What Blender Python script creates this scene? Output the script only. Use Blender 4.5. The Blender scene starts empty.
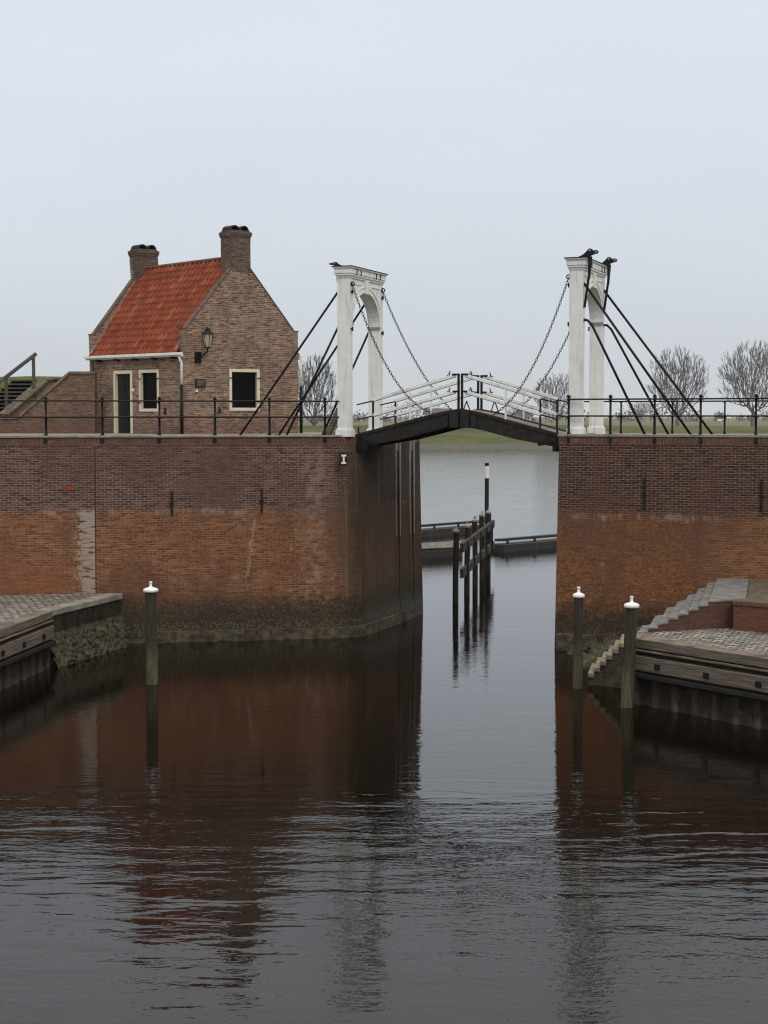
import bpy, bmesh, math, random
from mathutils import Vector, Matrix
from mathutils.noise import noise as pnoise
R = math.radians
sc = bpy.context.scene
COL = sc.collection

# ------------------------------------------------------------------ camera
F = 1550.0; EYE = 6.27; PITCH = math.atan(96.0 / F)
cp, sp = math.cos(PITCH), math.sin(PITCH)
cam = bpy.data.objects.new('camera', bpy.data.cameras.new('camera'))
COL.objects.link(cam); sc.camera = cam
cam.location = (0, 0, EYE); cam.rotation_euler = (R(90) - PITCH, 0, 0)
cam.data.sensor_fit = 'VERTICAL'; cam.data.sensor_height = 36; cam.data.lens = F / 1024 * 36
cam.data.clip_end = 20000; cam.data.clip_start = 0.1
sc.render.resolution_x = 768; sc.render.resolution_y = 1024

def ray(px, py):
    a = (px - 384) / F; b = -(py - 512) / F
    return Vector((a, cp + b * sp, -sp + b * cp))
def at_z(px, py, z):
    d = ray(px, py); k = (z - EYE) / d.z
    return Vector((d.x * k, d.y * k, z))
def at_y(px, py, Y):
    d = ray(px, py); k = Y / d.y
    return Vector((d.x * k, Y, EYE + d.z * k))
def on_plane(px, py, P, n):
    d = ray(px, py); o = Vector((0, 0, EYE)); k = (Vector(P) - o).dot(n) / d.dot(n)
    return o + d * k

# ------------------------------------------------------------------ mesh helpers
class MB:
    def __init__(s): s.v = []; s.f = []; s.uv = {}
    def add(s, vs, fs, uvs=None):
        b = len(s.v); s.v += [Vector(p) for p in vs]
        for i, f in enumerate(fs):
            if uvs: s.uv[len(s.f)] = uvs[i]
            s.f.append([b + k for k in f])
    def hexa(s, p):   # 8 corners: bottom 0-3 ccw, top 4-7
        s.add(p, [(3,2,1,0),(4,5,6,7),(0,1,5,4),(1,2,6,5),(2,3,7,6),(3,0,4,7)])
    def box(s, c, d, ax=None, ay=None, az=None):
        c = Vector(c); ax = Vector(ax or (1,0,0)); ay = Vector(ay or (0,1,0)); az = Vector(az or (0,0,1))
        ax = ax * d[0]/2; ay = ay * d[1]/2; az = az * d[2]/2
        s.hexa([c-ax-ay-az, c+ax-ay-az, c+ax+ay-az, c-ax+ay-az, c-ax-ay+az, c+ax-ay+az, c+ax+ay+az, c-ax+ay+az])
    def bar(s, p, q, w, h, up=(0,0,1)):
        p = Vector(p); q = Vector(q); d = (q-p); L = d.length; d.normalize()
        side = d.cross(Vector(up))
        if side.length < 1e-4: side = d.cross(Vector((1,0,0)))
        side.normalize(); u2 = side.cross(d)
        s.box((p+q)/2, (L, w, h), d, side*-1, u2)
    def tube(s, pts, r, n=8, cap=True):
        pts = [Vector(p) for p in pts]; rs = r if isinstance(r, (list, tuple)) else [r]*len(pts)
        b = len(s.v); ref = None
        for i, p in enumerate(pts):
            d = (pts[min(i+1, len(pts)-1)] - pts[max(i-1, 0)]).normalized()
            if ref is None:
                ref = d.cross(Vector((0,0,1)))
                if ref.length < .05: ref = d.cross(Vector((1,0,0)))
            ref = (ref - d*ref.dot(d)).normalized(); o = d.cross(ref)
            for k in range(n):
                a = 2*math.pi*k/n
                s.v.append(p + (ref*math.cos(a) + o*math.sin(a))*rs[i])
        for i in range(len(pts)-1):
            for k in range(n):
                k2 = (k+1) % n
                s.f.append([b+i*n+k, b+i*n+k2, b+(i+1)*n+k2, b+(i+1)*n+k])
        if cap:
            s.f.append([b+k for k in range(n)][::-1]); s.f.append([b+(len(pts)-1)*n+k for k in range(n)])
    def lathe(s, c, prof, n=16):   # prof: (r, z)
        c = Vector(c); b = len(s.v)
        for r, z in prof:
            for k in range(n):
                a = 2*math.pi*k/n; s.v.append(c + Vector((r*math.cos(a), r*math.sin(a), z)))
        for i in range(len(prof)-1):
            for k in range(n):
                k2 = (k+1) % n; s.f.append([b+i*n+k, b+i*n+k2, b+(i+1)*n+k2, b+(i+1)*n+k])
        s.f.append([b+k for k in range(n)][::-1]); s.f.append([b+(len(prof)-1)*n+k for k in range(n)])
    def prism(s, poly, z0, z1):
        n = len(poly); zz0 = z0 if isinstance(z0, list) else [z0]*n; zz1 = z1 if isinstance(z1, list) else [z1]*n
        vs = [(p[0], p[1], zz0[i]) for i, p in enumerate(poly)] + [(p[0], p[1], zz1[i]) for i, p in enumerate(poly)]
        s.add(vs, [tuple(range(n))[::-1], tuple(range(n, 2*n))] + [(i, (i+1)%n, n+(i+1)%n, n+i) for i in range(n)])
    def extr(s, poly, vec):        # 3D polygon extruded by vec
        n = len(poly); vec = Vector(vec); P = [Vector(p) for p in poly]
        s.add(P + [p+vec for p in P], [tuple(range(n))[::-1], tuple(range(n, 2*n))] + [(i, (i+1)%n, n+(i+1)%n, n+i) for i in range(n)])
    def build_pieces(s, name, mat, parent=None, **kw):
        par = list(range(len(s.v)))
        def find(a):
            while par[a] != a: par[a] = par[par[a]]; a = par[a]
            return a
        for f in s.f:
            for k in f[1:]: par[find(k)] = find(f[0])
        groups = {}
        for f in s.f: groups.setdefault(find(f[0]), []).append(f)
        out = []
        for fs in groups.values():
            m = MB(); ids = {}
            for f in fs:
                for k in f:
                    if k not in ids: ids[k] = len(m.v); m.v.append(s.v[k])
                m.f.append([ids[k] for k in f])
            out.append(m.build(name, mat, parent, **kw))
        return out
    def build(s, name, mat, parent=None, smooth=False, bevel=0, fix=True):
        me = bpy.data.meshes.new(name); off = parent_world(parent) if parent else Vector((0,0,0))
        me.from_pydata([tuple(p) for p in s.v], [], s.f)
        if fix and not s.uv:
            bm = bmesh.new(); bm.from_mesh(me); bmesh.ops.recalc_face_normals(bm, faces=bm.faces); bm.to_mesh(me); bm.free()
        uvl = me.uv_layers.new(name='UVMap').data
        for pi, poly in enumerate(me.polygons):
            n = poly.normal
            if pi in s.uv:
                for j, li in enumerate(poly.loop_indices): uvl[li].uv = s.uv[pi][j]
                continue
            if abs(n.z) > .75: t = None
            else: t = Vector((-n.y, n.x, 0)).normalized()
            for li in poly.loop_indices:
                p = me.vertices[me.loops[li].vertex_index].co
                uvl[li].uv = (p.x, p.y) if t is None else (p.dot(t), p.z)
        for v in me.vertices: v.co -= off
        if smooth:
            for p in me.polygons: p.use_smooth = True
        me.materials.append(mat)
        o = bpy.data.objects.new(name, me); COL.objects.link(o)
        if parent: o.parent = parent
        if bevel:
            m = o.modifiers.new('bevel', 'BEVEL'); m.width = bevel; m.segments = 2; m.limit_method = 'ANGLE'
        return o
def parent_world(p):
    v = Vector((0,0,0))
    while p: v += p.location; p = p.parent
    return v
def tag(o, label, cat, group=None, kind=None):
    o['label'] = label; o['category'] = cat
    if group: o['group'] = group
    if kind: o['kind'] = kind
    return o
def struct(o, kind='structure'): o['kind'] = kind; return o
def thing(name, loc, label, cat, group=None):
    o = bpy.data.objects.new(name, None); COL.objects.link(o); o.location = loc; o.empty_display_size = .2
    return tag(o, label, cat, group)
def copy_child(ch, delta, parent=None):
    c = ch.copy(); COL.objects.link(c); c.parent = parent or ch.parent; c.location = ch.location + Vector(delta)
    return c

# ------------------------------------------------------------------ materials
class NT:
    def __init__(s, name):
        s.m = bpy.data.materials.new(name); s.m.use_nodes = True; s.t = s.m.node_tree; s.n = s.t.nodes
        s.b = s.n['Principled BSDF']; s.out = s.n['Material Output']
        s.geo = s.n.new('ShaderNodeNewGeometry'); s.pos = s.geo.outputs['Position']
        s.uvn = s.n.new('ShaderNodeUVMap'); s.uv = s.uvn.outputs['UV']
    def lk(s, a, b):
        if isinstance(a, (int, float)): b.default_value = a
        elif isinstance(a, (tuple, list)):
            b.default_value = tuple(a) if len(a) == len(b.default_value) else (tuple(a) + (1,))[:len(b.default_value)]
        else: s.t.links.new(a, b)
    def map(s, v, sc=(1,1,1), loc=(0,0,0), rot=(0,0,0)):
        n = s.n.new('ShaderNodeMapping'); s.lk(v, n.inputs[0]); n.inputs['Scale'].default_value = sc; n.inputs['Location'].default_value = loc
        n.inputs['Rotation'].default_value = rot
        return n.outputs[0]
    def noise(s, v, scale, detail=4, rough=.55, dist=0):
        n = s.n.new('ShaderNodeTexNoise'); s.lk(v, n.inputs['Vector']); n.inputs['Scale'].default_value = scale
        n.inputs['Detail'].default_value = detail; n.inputs['Roughness'].default_value = rough; n.inputs['Distortion'].default_value = dist
        return n.outputs['Fac']
    def vor(s, v, scale, out='Color', feature='F1'):
        n = s.n.new('ShaderNodeTexVoronoi'); s.lk(v, n.inputs['Vector']); n.inputs['Scale'].default_value = scale; n.feature = feature
        return n.outputs[out]
    def ramp(s, f, a, b, lo=0., hi=1.):
        n = s.n.new('ShaderNodeMapRange'); n.interpolation_type = 'SMOOTHSTEP'; s.lk(f, n.inputs[0])
        n.inputs[1].default_value = a; n.inputs[2].default_value = b; n.inputs[3].default_value = lo; n.inputs[4].default_value = hi
        return n.outputs[0]
    def mix(s, f, a, b, mode='MIX'):
        n = s.n.new('ShaderNodeMix'); n.data_type = 'RGBA'; n.blend_type = mode
        s.lk(f, n.inputs[0]); s.lk(a, n.inputs[6]); s.lk(b, n.inputs[7]); return n.outputs[2]
    def math(s, op, a, b=0., c=0.):
        n = s.n.new('ShaderNodeMath'); n.operation = op; s.lk(a, n.inputs[0]); s.lk(b, n.inputs[1]); s.lk(c, n.inputs[2]); return n.outputs[0]
    def xyz(s, v):
        n = s.n.new('ShaderNodeSeparateXYZ'); s.lk(v, n.inputs[0]); return n.outputs
    def bump(s, h, strength, dist, nrm=None):
        n = s.n.new('ShaderNodeBump'); s.lk(h, n.inputs['Height']); n.inputs['Strength'].default_value = strength
        n.inputs['Distance'].default_value = dist
        if nrm: s.lk(nrm, n.inputs['Normal'])
        return n.outputs[0]
    def brick(s, v, w, h, m, c1, c2, cm, off=.5, bias=0):
        n = s.n.new('ShaderNodeTexBrick'); s.lk(v, n.inputs['Vector']); s.lk(c1, n.inputs['Color1']); s.lk(c2, n.inputs['Color2']); s.lk(cm, n.inputs['Mortar'])
        n.inputs['Scale'].default_value = 1; n.inputs['Brick Width'].default_value = w; n.inputs['Row Height'].default_value = h
        n.inputs['Mortar Size'].default_value = m; n.inputs['Mortar Smooth'].default_value = .2; n.inputs['Bias'].default_value = bias; n.offset = off
        return n.outputs['Color'], n.outputs['Fac']
    def done(s, col=None, rough=.8, nrm=None, metal=0, spec=.3):
        if col is not None: s.lk(col, s.b.inputs['Base Color'])
        s.lk(rough, s.b.inputs['Roughness']); s.b.inputs['Metallic'].default_value = metal
        s.b.inputs['Specular IOR Level'].default_value = spec
        if nrm: s.lk(nrm, s.b.inputs['Normal'])
        return s.m

def plain(name, col, rough=.7, var=.25, scale=6, metal=0, spec=.3, bump=.003, dirt=None, dirt_amt=.5):
    t = NT(name); n = t.noise(t.pos, scale, 5, .65)
    d = tuple(c*(1-var) for c in col); l = tuple(min(1, c*(1+var)) for c in col)
    c = t.mix(t.ramp(n, .3, .7), d, l)
    if dirt:
        st = t.noise(t.map(t.pos, (7, 7, .7)), 1.3, 5, .6)
        c = t.mix(t.math('MULTIPLY', t.ramp(st, .5, .75), dirt_amt), c, dirt)
    return t.done(c, rough, t.bump(t.noise(t.pos, scale*6, 4), 1, bump), metal, spec)

def mat_wall(name, side):
    """Old quay brickwork: dark upper courses, worn orange lower courses, algae towards the water."""
    t = NT(name); X, Y, Z = t.xyz(t.pos)[:3]
    wob = t.map(t.uv, (1,1,1))
    n1 = t.noise(t.pos, .9, 6, .62); n2 = t.noise(t.pos, 4.5, 5, .65); n3 = t.noise(t.map(t.pos, (1,1,.25)), 1.7, 6, .7); n4 = t.noise(t.pos, 14, 4, .7)
    # wobble of the courses
    dn = t.n.new('ShaderNodeTexNoise'); t.lk(t.uv, dn.inputs['Vector']); dn.inputs['Scale'].default_value = 1.6; dn.inputs['Detail'].default_value = 3
    sub = t.n.new('ShaderNodeVectorMath'); sub.operation = 'MULTIPLY_ADD'; t.lk(dn.outputs['Color'], sub.inputs[0]); sub.inputs[1].default_value = (.03,.03,0); t.lk(t.uv, sub.inputs[2])
    uvw = sub.outputs[0]
    if side == 'left':
        up1, up2, um = (.150,.072,.050), (.048,.027,.024), (.23,.18,.145)
        lo1, lo2, lm = (.27,.112,.052), (.085,.038,.022), (.27,.165,.098)
    else:
        up1, up2, um = (.085,.034,.024), (.026,.013,.011), (.19,.14,.108)
        lo1, lo2, lm = (.235,.100,.042), (.125,.053,.024), (.23,.13,.07)
    cu, fu = t.brick(uvw, .215, .066, .009, up1, up2, um)
    cl, fl = t.brick(uvw, .215, .066, .008, lo1, lo2, lm)
    st = t.noise(t.map(uvw, (3,14,1)), 1, 3, .62)
    cu = t.mix(t.math('MULTIPLY', t.ramp(st, .54, .64), .7), cu, (.030,.018,.015)); cu = t.mix(t.math('MULTIPLY', t.ramp(st, .42, .33), .45), cu, um)
    zz = t.math('ADD', Z, t.math('MULTIPLY', t.math('SUBTRACT', n2, .5), .35))
    low = t.ramp(t.math('ADD', zz, t.math('MULTIPLY', t.math('SUBTRACT', n1, .5), .5)), 3.85, 3.45)
    # worn, smeared surface of the lower courses
    smear = t.mix(t.ramp(n4, .3, .7), tuple(c*.75 for c in lo2), lo1)
    if side == 'left':
        smf = t.ramp(n1, .38, .62, .05, .7)
    else:
        smf = t.math('MULTIPLY', t.ramp(t.math('ADD', X, t.math('MULTIPLY', n2, .5)), 8.55, 8.4), t.ramp(n1, .25, .5, .55, .92))
    cl = t.mix(smf, cl, smear)
    # pale patches of spalled brick and lime
    cl = t.mix(t.math('MULTIPLY', t.ramp(n2, .58, .72), .45), cl, (.36,.24,.17))
    cl = t.mix(t.math('MULTIPLY', t.ramp(st, .55, .66), .55), cl, tuple(x*.5 for x in lo2)); cl = t.mix(t.math('MULTIPLY', t.ramp(st, .41, .33), .3), cl, (.36,.23,.15))
    c = t.mix(low, cu, cl)
    c = t.mix(t.math('MULTIPLY', t.ramp(t.noise(t.pos, .45, 4), .45, .65), .55), c, tuple(x*.8 for x in (.12,.062,.047)))
    # pale band where old and new brickwork meet
    bandf = t.math('MULTIPLY', t.ramp(t.math('ABSOLUTE', t.math('SUBTRACT', zz, 3.62)), .14, .0), t.ramp(n3, .48, .62))
    c = t.mix(t.math('MULTIPLY', bandf, .6), c, (.34,.24,.19))
    # lime runs
    c = t.mix(t.math('MULTIPLY', t.ramp(n3, .63, .74), .35), c, (.33,.28,.23))
    if side == 'left':
        # whitish patch of grey brick left of the joint
        px = t.math('MULTIPLY', t.ramp(t.math('ADD', X, t.math('MULTIPLY', t.math('SUBTRACT', n4, .5), 1.1)), -8.50, -8.25), t.ramp(X, -7.93, -7.96))
        pz = t.math('MULTIPLY', t.ramp(zz, 3.75, 3.6), t.ramp(st, .62, .50))
        c = t.mix(t.math('MULTIPLY', t.math('MULTIPLY', px, pz), .8), c, (.36,.31,.26))
        # joint
        jn = t.ramp(t.math('ABSOLUTE', t.math('ADD', X, 7.93)), .022, .010)
        c = t.mix(t.math('MULTIPLY', jn, .8), c, (.02,.016,.012))
        # greenish staining on the corner and the passage side
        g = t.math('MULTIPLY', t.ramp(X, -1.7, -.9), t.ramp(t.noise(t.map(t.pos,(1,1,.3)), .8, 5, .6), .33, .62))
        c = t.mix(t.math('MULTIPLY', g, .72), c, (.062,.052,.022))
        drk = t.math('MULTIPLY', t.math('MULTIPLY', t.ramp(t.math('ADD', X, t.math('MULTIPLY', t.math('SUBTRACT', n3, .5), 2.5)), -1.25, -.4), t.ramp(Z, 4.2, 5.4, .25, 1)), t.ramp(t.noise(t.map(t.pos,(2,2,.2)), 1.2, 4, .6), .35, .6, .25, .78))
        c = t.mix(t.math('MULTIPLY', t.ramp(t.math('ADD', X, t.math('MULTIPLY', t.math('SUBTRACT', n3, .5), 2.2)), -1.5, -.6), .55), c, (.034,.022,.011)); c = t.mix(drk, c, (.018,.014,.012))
        c = t.mix(t.math('MULTIPLY', t.math('MULTIPLY', t.ramp(X, -7.5, -9.2), t.ramp(t.math('ADD', Z, n2), 3.4, 2.2)), .35), c, (.25,.08,.036))
        c = t.mix(t.math('MULTIPLY', t.math('MULTIPLY', t.ramp(t.math('ABSOLUTE', t.math('ADD', X, 1.95)), .55, .1), t.ramp(n2, .45, .62)), .5), c, (.30,.20,.15))
        rn = t.ramp(t.noise(t.map(t.pos, (2.6,2.6,.10)), 1.5, 4, .65), .56, .68)
        c = t.mix(t.math('MULTIPLY', t.math('MULTIPLY', rn, t.ramp(X, -1.8, -1.0)), .55), c, (.17,.135,.085))
        # vertical crack
        cx = t.ramp(t.math('ABSOLUTE', t.math('SUBTRACT', t.math('ADD', X, 3.76), t.math('ADD', t.math('MULTIPLY', t.math('SUBTRACT', Z, 2.4), .12), t.math('MULTIPLY', t.math('SUBTRACT', n2, .5), .35)))), .06, .0)
        cx = t.math('MULTIPLY', cx, t.math('MULTIPLY', t.ramp(Z, 3.5, 3.3), t.ramp(Z, 1.5, 1.9)))
        c = t.mix(t.math('MULTIPLY', t.math('MULTIPLY', cx, .7), t.ramp(n4, .38, .56)), c, (.36,.25,.18))
    # algae and wet dark band
    wet = t.ramp(t.math('ADD', Z, t.math('MULTIPLY', t.math('SUBTRACT', n2, .5), 1.0)), 1.55, .75)
    c = t.mix(t.math('MULTIPLY', wet, .88), c, t.mix(t.ramp(n4, .45, .65), (.016,.013,.009), (.06,.052,.026)))
    tide = t.math('MULTIPLY', t.ramp(Z, .62, .45), t.ramp(n4, .45, .6))
    c = t.mix(t.math('MULTIPLY', tide, .32), c, (.15,.13,.075))
    hgt = t.math('ADD', t.math('MULTIPLY', t.math('SUBTRACT', 1, fu), .8), t.math('MULTIPLY', n4, 1.4))
    return t.done(c, t.ramp(Z, 1.2, .5, .9, .55), t.bump(hgt, .9, .012), 0, .25)

def mat_housebrick(name, c1, c2, cm, soldier=False, w=.2, h=.06):
    t = NT(name)
    dn = t.n.new('ShaderNodeTexNoise'); t.lk(t.uv, dn.inputs['Vector']); dn.inputs['Scale'].default_value = 2.; dn.inputs['Detail'].default_value = 2
    sub = t.n.new('ShaderNodeVectorMath'); sub.operation = 'MULTIPLY_ADD'; t.lk(dn.outputs['Color'], sub.inputs[0]); sub.inputs[1].default_value = (.02,.02,0); t.lk(t.uv, sub.inputs[2])
    v = sub.outputs[0]
    if soldier: c, f = t.brick(v, .07, .24, .007, c1, c2, cm, off=0)
    else: c, f = t.brick(v, w, h, .008, c1, c2, cm)
    st = t.noise(t.map(v, (3.2,15,1)), 1, 3, .6)
    c = t.mix(t.math('MULTIPLY', t.ramp(st, .54, .64), .65), c, tuple(x*.45 for x in c2)); c = t.mix(t.math('MULTIPLY', t.ramp(st, .42, .34), .5), c, tuple(min(1, x*1.35) for x in cm))
    n = t.noise(t.pos, 1.3, 6, .6); n2 = t.noise(t.pos, 9, 4, .7)
    c = t.mix(t.math('MULTIPLY', t.ramp(n, .42, .66), .35), c, tuple(x*.55 for x in c2))
    c = t.mix(t.math('MULTIPLY', t.ramp(n2, .55, .7), .35), c, tuple(min(1, x*1.5) for x in c1))
    # rising damp: darker, redder foot
    Z = t.xyz(t.pos)[2]
    c = t.mix(t.math('MULTIPLY', t.ramp(t.math('ADD', Z, t.math('MULTIPLY', n, .5)), 6.65, 6.15), .45), c, (.13,.06,.042))
    h = t.math('ADD', t.math('MULTIPLY', t.math('SUBTRACT', 1, f), .8), n2)
    return t.done(c, .88, t.bump(h, .8, .01), 0, .2)

def mat_tiles():
    t = NT('roof_tiles_clay')
    fl = t.n.new('ShaderNodeVectorMath'); fl.operation = 'FLOOR'
    t.lk(t.map(t.uv, (1/.215, 1/.29, 1)), fl.inputs[0])
    wn = t.n.new('ShaderNodeTexWhiteNoise'); wn.noise_dimensions = '3D'; t.lk(fl.outputs[0], wn.inputs[0])
    c = t.mix(wn.outputs['Value'], (.13,.026,.011), (.29,.060,.024))
    c = t.mix(t.math('MULTIPLY', t.ramp(wn.outputs['Value'], .90, .94), .5), c, (.085,.030,.016)); c = t.mix(t.math('MULTIPLY', t.ramp(wn.outputs['Value'], .10, .07), .5), c, (.42,.14,.06))
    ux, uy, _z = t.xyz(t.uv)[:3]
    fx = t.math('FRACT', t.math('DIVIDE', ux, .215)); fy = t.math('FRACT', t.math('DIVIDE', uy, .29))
    tile_shade = t.math('MAXIMUM', t.math('MULTIPLY', t.ramp(fx, .60, .78), t.ramp(fx, 1.0, .93)), t.math('MULTIPLY', t.ramp(fy, .14, .04), .3))
    c = t.mix(t.math('MULTIPLY', tile_shade, .8), c, (.055,.020,.012))   # shade in the pans and row laps, put into the tile colour
    n = t.noise(t.pos, 2.2, 6, .65); n2 = t.noise(t.pos, 14, 4, .7)
    c = t.mix(t.math('MULTIPLY', t.ramp(n, .5, .72), .6), c, (.20,.045,.02))
    c = t.mix(t.math('MULTIPLY', t.ramp(n2, .58, .72), .5), c, (.09,.045,.03))
    return t.done(c, .75, t.bump(n2, .5, .006), 0, .25)

def mat_cobbles():
    t = NT('cobblestones')
    v = t.map(t.uv, (1,1,1), rot=(0,0,.35))
    dn = t.n.new('ShaderNodeTexNoise'); t.lk(v, dn.inputs['Vector']); dn.inputs['Scale'].default_value = 2.5
    ad = t.n.new('ShaderNodeVectorMath'); ad.operation = 'MULTIPLY_ADD'; t.lk(dn.outputs['Color'], ad.inputs[0]); ad.inputs[1].default_value = (.14,.12,0); t.lk(v, ad.inputs[2]); v = ad.outputs[0]
    c, f = t.brick(v, .26, .16, .028, (.38,.36,.34), (.12,.115,.11), (.022,.024,.012))
    n = t.noise(t.pos, 1.2, 5, .6); n2 = t.noise(t.pos, 12, 4, .7)
    c = t.mix(t.math('MULTIPLY', t.ramp(n, .45, .65), .55), c, (.13,.115,.085))
    c = t.mix(t.math('MULTIPLY', t.ramp(n2, .5, .7), .35), c, (.42,.40,.37))
    h = t.math('ADD', t.math('MULTIPLY', t.math('SUBTRACT', 1, f), 1.5), n2)
    return t.done(c, t.ramp(n, .4, .6, .45, .8), t.bump(h, 1, .02), 0, .4)

def mat_wood(name, c1, c2, moss=None, grain_axis='z', rough=.8, mossz=(.9,.3)):
    t = NT(name)
    s = {'z': (9,9,.6), 'x': (.5,.5,14), 'y': (9,.6,9), 'o': (3,3,3)}[grain_axis]
    n = t.noise(t.map(t.pos, s), 3, 6, .7); n2 = t.noise(t.pos, 3.5, 5, .6)
    c = t.mix(t.ramp(n, .35, .65), c1, c2)
    c = t.mix(t.math('MULTIPLY', t.ramp(n2, .5, .7), .4), c, tuple(x*.5 for x in c1))
    if moss:
        Z = t.xyz(t.pos)[2]
        f = t.ramp(t.math('ADD', Z, t.math('MULTIPLY', t.math('SUBTRACT', n2, .5), 1.2)), mossz[0], mossz[1])
        c = t.mix(t.math('MULTIPLY', f, .85), c, t.mix(t.ramp(n, .45, .6), tuple(x*.45 for x in moss), moss))
    return t.done(c, rough, t.bump(n, .7, .01), 0, .25)

def mat_stone(name, c1, c2, moss=(.05,.05,.02), scale=3, rough=.8):
    t = NT(name); n = t.noise(t.pos, scale, 6, .68); n2 = t.noise(t.pos, scale*7, 4, .7)
    c = t.mix(t.ramp(n, .32, .66), c1, c2)
    c = t.mix(t.math('MULTIPLY', t.ramp(n2, .52, .68), .6), c, moss)
    return t.done(c, rough, t.bump(t.math('ADD', n, n2), .9, .02), 0, .3)

def mat_grass(name, c1, c2, scale=.12):
    t = NT(name); n = t.noise(t.map(t.pos, (.35,1,1)), scale, 8, .7); n2 = t.noise(t.pos, scale*12, 5, .7)
    c = t.mix(t.ramp(n, .36, .64), c1, c2); c = t.mix(t.math('MULTIPLY', t.ramp(n2, .45, .7), .5), c, tuple(x*.6 for x in c1))
    return t, c

def mat_water():
    t = NT('harbour_water'); X, Y, Z = t.xyz(t.pos)[:3]
    big = t.noise(t.map(t.pos, (.10,.16,1)), 1, 2, .5)
    patch = t.math('MULTIPLY_ADD', t.ramp(big, .40, .62), .75, .3)
    # calm sheet between the piers, livelier band some 20 to 27 m out
    band = t.math('MULTIPLY', t.ramp(Y, 14, 20, .45, 1), t.ramp(Y, 27.2, 24.6))
    w1 = t.noise(t.map(t.pos, (.50,1.9,1), rot=(0,0,.06)), 1.0, 1.5, .45, .6)
    w2 = t.noise(t.map(t.pos, (1.6,4.6,1), rot=(0,0,-.10)), 1.0, 2, .5, .6)
    w3 = t.noise(t.map(t.pos, (3.2,6,1), rot=(0,0,.35)), 1.8, 2, .55)
    fw = t.math('MULTIPLY_ADD', band, .80, .16)
    h = t.math('MULTIPLY', w1, t.math('MULTIPLY', fw, .021))
    h = t.math('MULTIPLY_ADD', t.math('MULTIPLY', w2, t.math('MULTIPLY_ADD', band, .8, .75)), .0042, h)
    fine = t.math('MULTIPLY', patch, t.ramp(Y, 27, 19, .45, 1))
    h = t.math('MULTIPLY_ADD', t.math('MULTIPLY', w3, fine), .0065, h)
    # open river beyond the gate: wind-ruffled
    riv = t.ramp(Y, 50, 75)
    w4 = t.noise(t.map(t.pos, (1.1,2.6,1)), 1.0, 4, .6)
    h = t.math('MULTIPLY_ADD', t.math('MULTIPLY', w4, riv), .013, h)
    c = t.mix(t.noise(t.pos, .3, 3), (.0025,.0015,.0005), (.004,.0022,.0008))
    nr = t.bump(h, 1, 1)
    t.b.inputs['IOR'].default_value = 1.333
    return t.done(c, .035, nr, 0, .5)

M = {}
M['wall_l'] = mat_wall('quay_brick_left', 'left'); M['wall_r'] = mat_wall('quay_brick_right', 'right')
M['soldier'] = mat_housebrick('soldier_course', (.13,.07,.05), (.065,.040,.033), (.20,.16,.13), True)
M['house'] = mat_housebrick('house_brick', (.30,.19,.13), (.095,.058,.043), (.38,.30,.23))
M['chimney'] = mat_housebrick('chimney_brick', (.13,.08,.06), (.075,.05,.042), (.19,.155,.13))
M['yardbrick'] = mat_housebrick('yard_wall_brick', (.20,.125,.085), (.10,.062,.045), (.20,.16,.12))
M['dark_red'] = mat_housebrick('dark_red_brick', (.10,.040,.030), (.045,.022,.018), (.09,.07,.055))
M['coping'] = mat_stone('coping_stone', (.30,.28,.24), (.17,.155,.13), (.10,.10,.06), 2.5)
M['plinth'] = mat_stone('plinth_stone', (.115,.095,.06), (.024,.019,.012), (.014,.011,.007), 5)
M['rough_stone'] = mat_stone('mossy_rubble', (.085,.075,.045), (.022,.019,.012), (.17,.16,.10), 4)
M['step'] = mat_stone('step_stone', (.22,.215,.215), (.115,.11,.11), (.05,.047,.04), 3)
M['slab'] = mat_stone('weathered_slab', (.15,.125,.08), (.06,.05,.033), (.04,.038,.02), 5)
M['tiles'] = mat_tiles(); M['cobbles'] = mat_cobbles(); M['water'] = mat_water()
M['white'] = plain('white_paint', (.72,.73,.70), .5, .06, 3, dirt=(.36,.32,.25), dirt_amt=.5)
M['white_old'] = plain('rail_white_paint', (.72,.73,.72), .5, .08, 4, dirt=(.3,.3,.27), dirt_amt=.5)
M['cream'] = plain('cream_paint', (.66,.60,.46), .55, .06, 5, dirt=(.4,.36,.28))
M['black'] = plain('black_iron', (.008,.008,.009), .55, .3, 9, spec=.2)
M['chain'] = plain('chain_iron', (.022,.020,.020), .6, .4, 20)
M['lead'] = plain('lead_flashing', (.24,.22,.21), .7, .25, 6)
M['darktar'] = mat_wood('tarred_timber', (.011,.010,.009), (.026,.023,.020), None, 'o')
M['deck'] = mat_wood('deck_boards', (.20,.18,.155), (.12,.108,.09), None, 'x')
M['wale'] = mat_wood('weathered_wale', (.19,.155,.125), (.070,.055,.042), (.08,.08,.035), 'x', mossz=(.7,.1))
M['pile'] = mat_wood('mooring_pile_wood', (.052,.042,.028), (.022,.019,.014), (.125,.12,.07), 'z', mossz=(1.35,.35))
M['pile_dark'] = mat_wood('wet_pile_wood', (.026,.023,.019), (.010,.009,.008), (.03,.03,.014), 'z', mossz=(.8,.1))
M['mosswood'] = mat_wood('mossy_waling', (.050,.046,.024), (.026,.021,.017), None, 'o')
M['sheet'] = mat_wood('sheet_piling', (.040,.029,.020), (.016,.012,.009), (.11,.10,.07), 'z', mossz=(.28,.0))
M['glass'] = plain('dark_glass', (.003,.003,.0035), .3, .1, 3, spec=.06, bump=0)
M['door'] = plain('dark_green_door', (.008,.012,.011), .45, .2, 4)
M['hull'] = plain('float_hull', (.03,.028,.026), .6, .3, 3)
M['pontoon'] = plain('pontoon_deck', (.34,.32,.28), .8, .2, 3)
M['oldrail'] = mat_wood('grey_handrail_wood', (.11,.10,.085), (.06,.054,.045), None, 'o')
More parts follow.
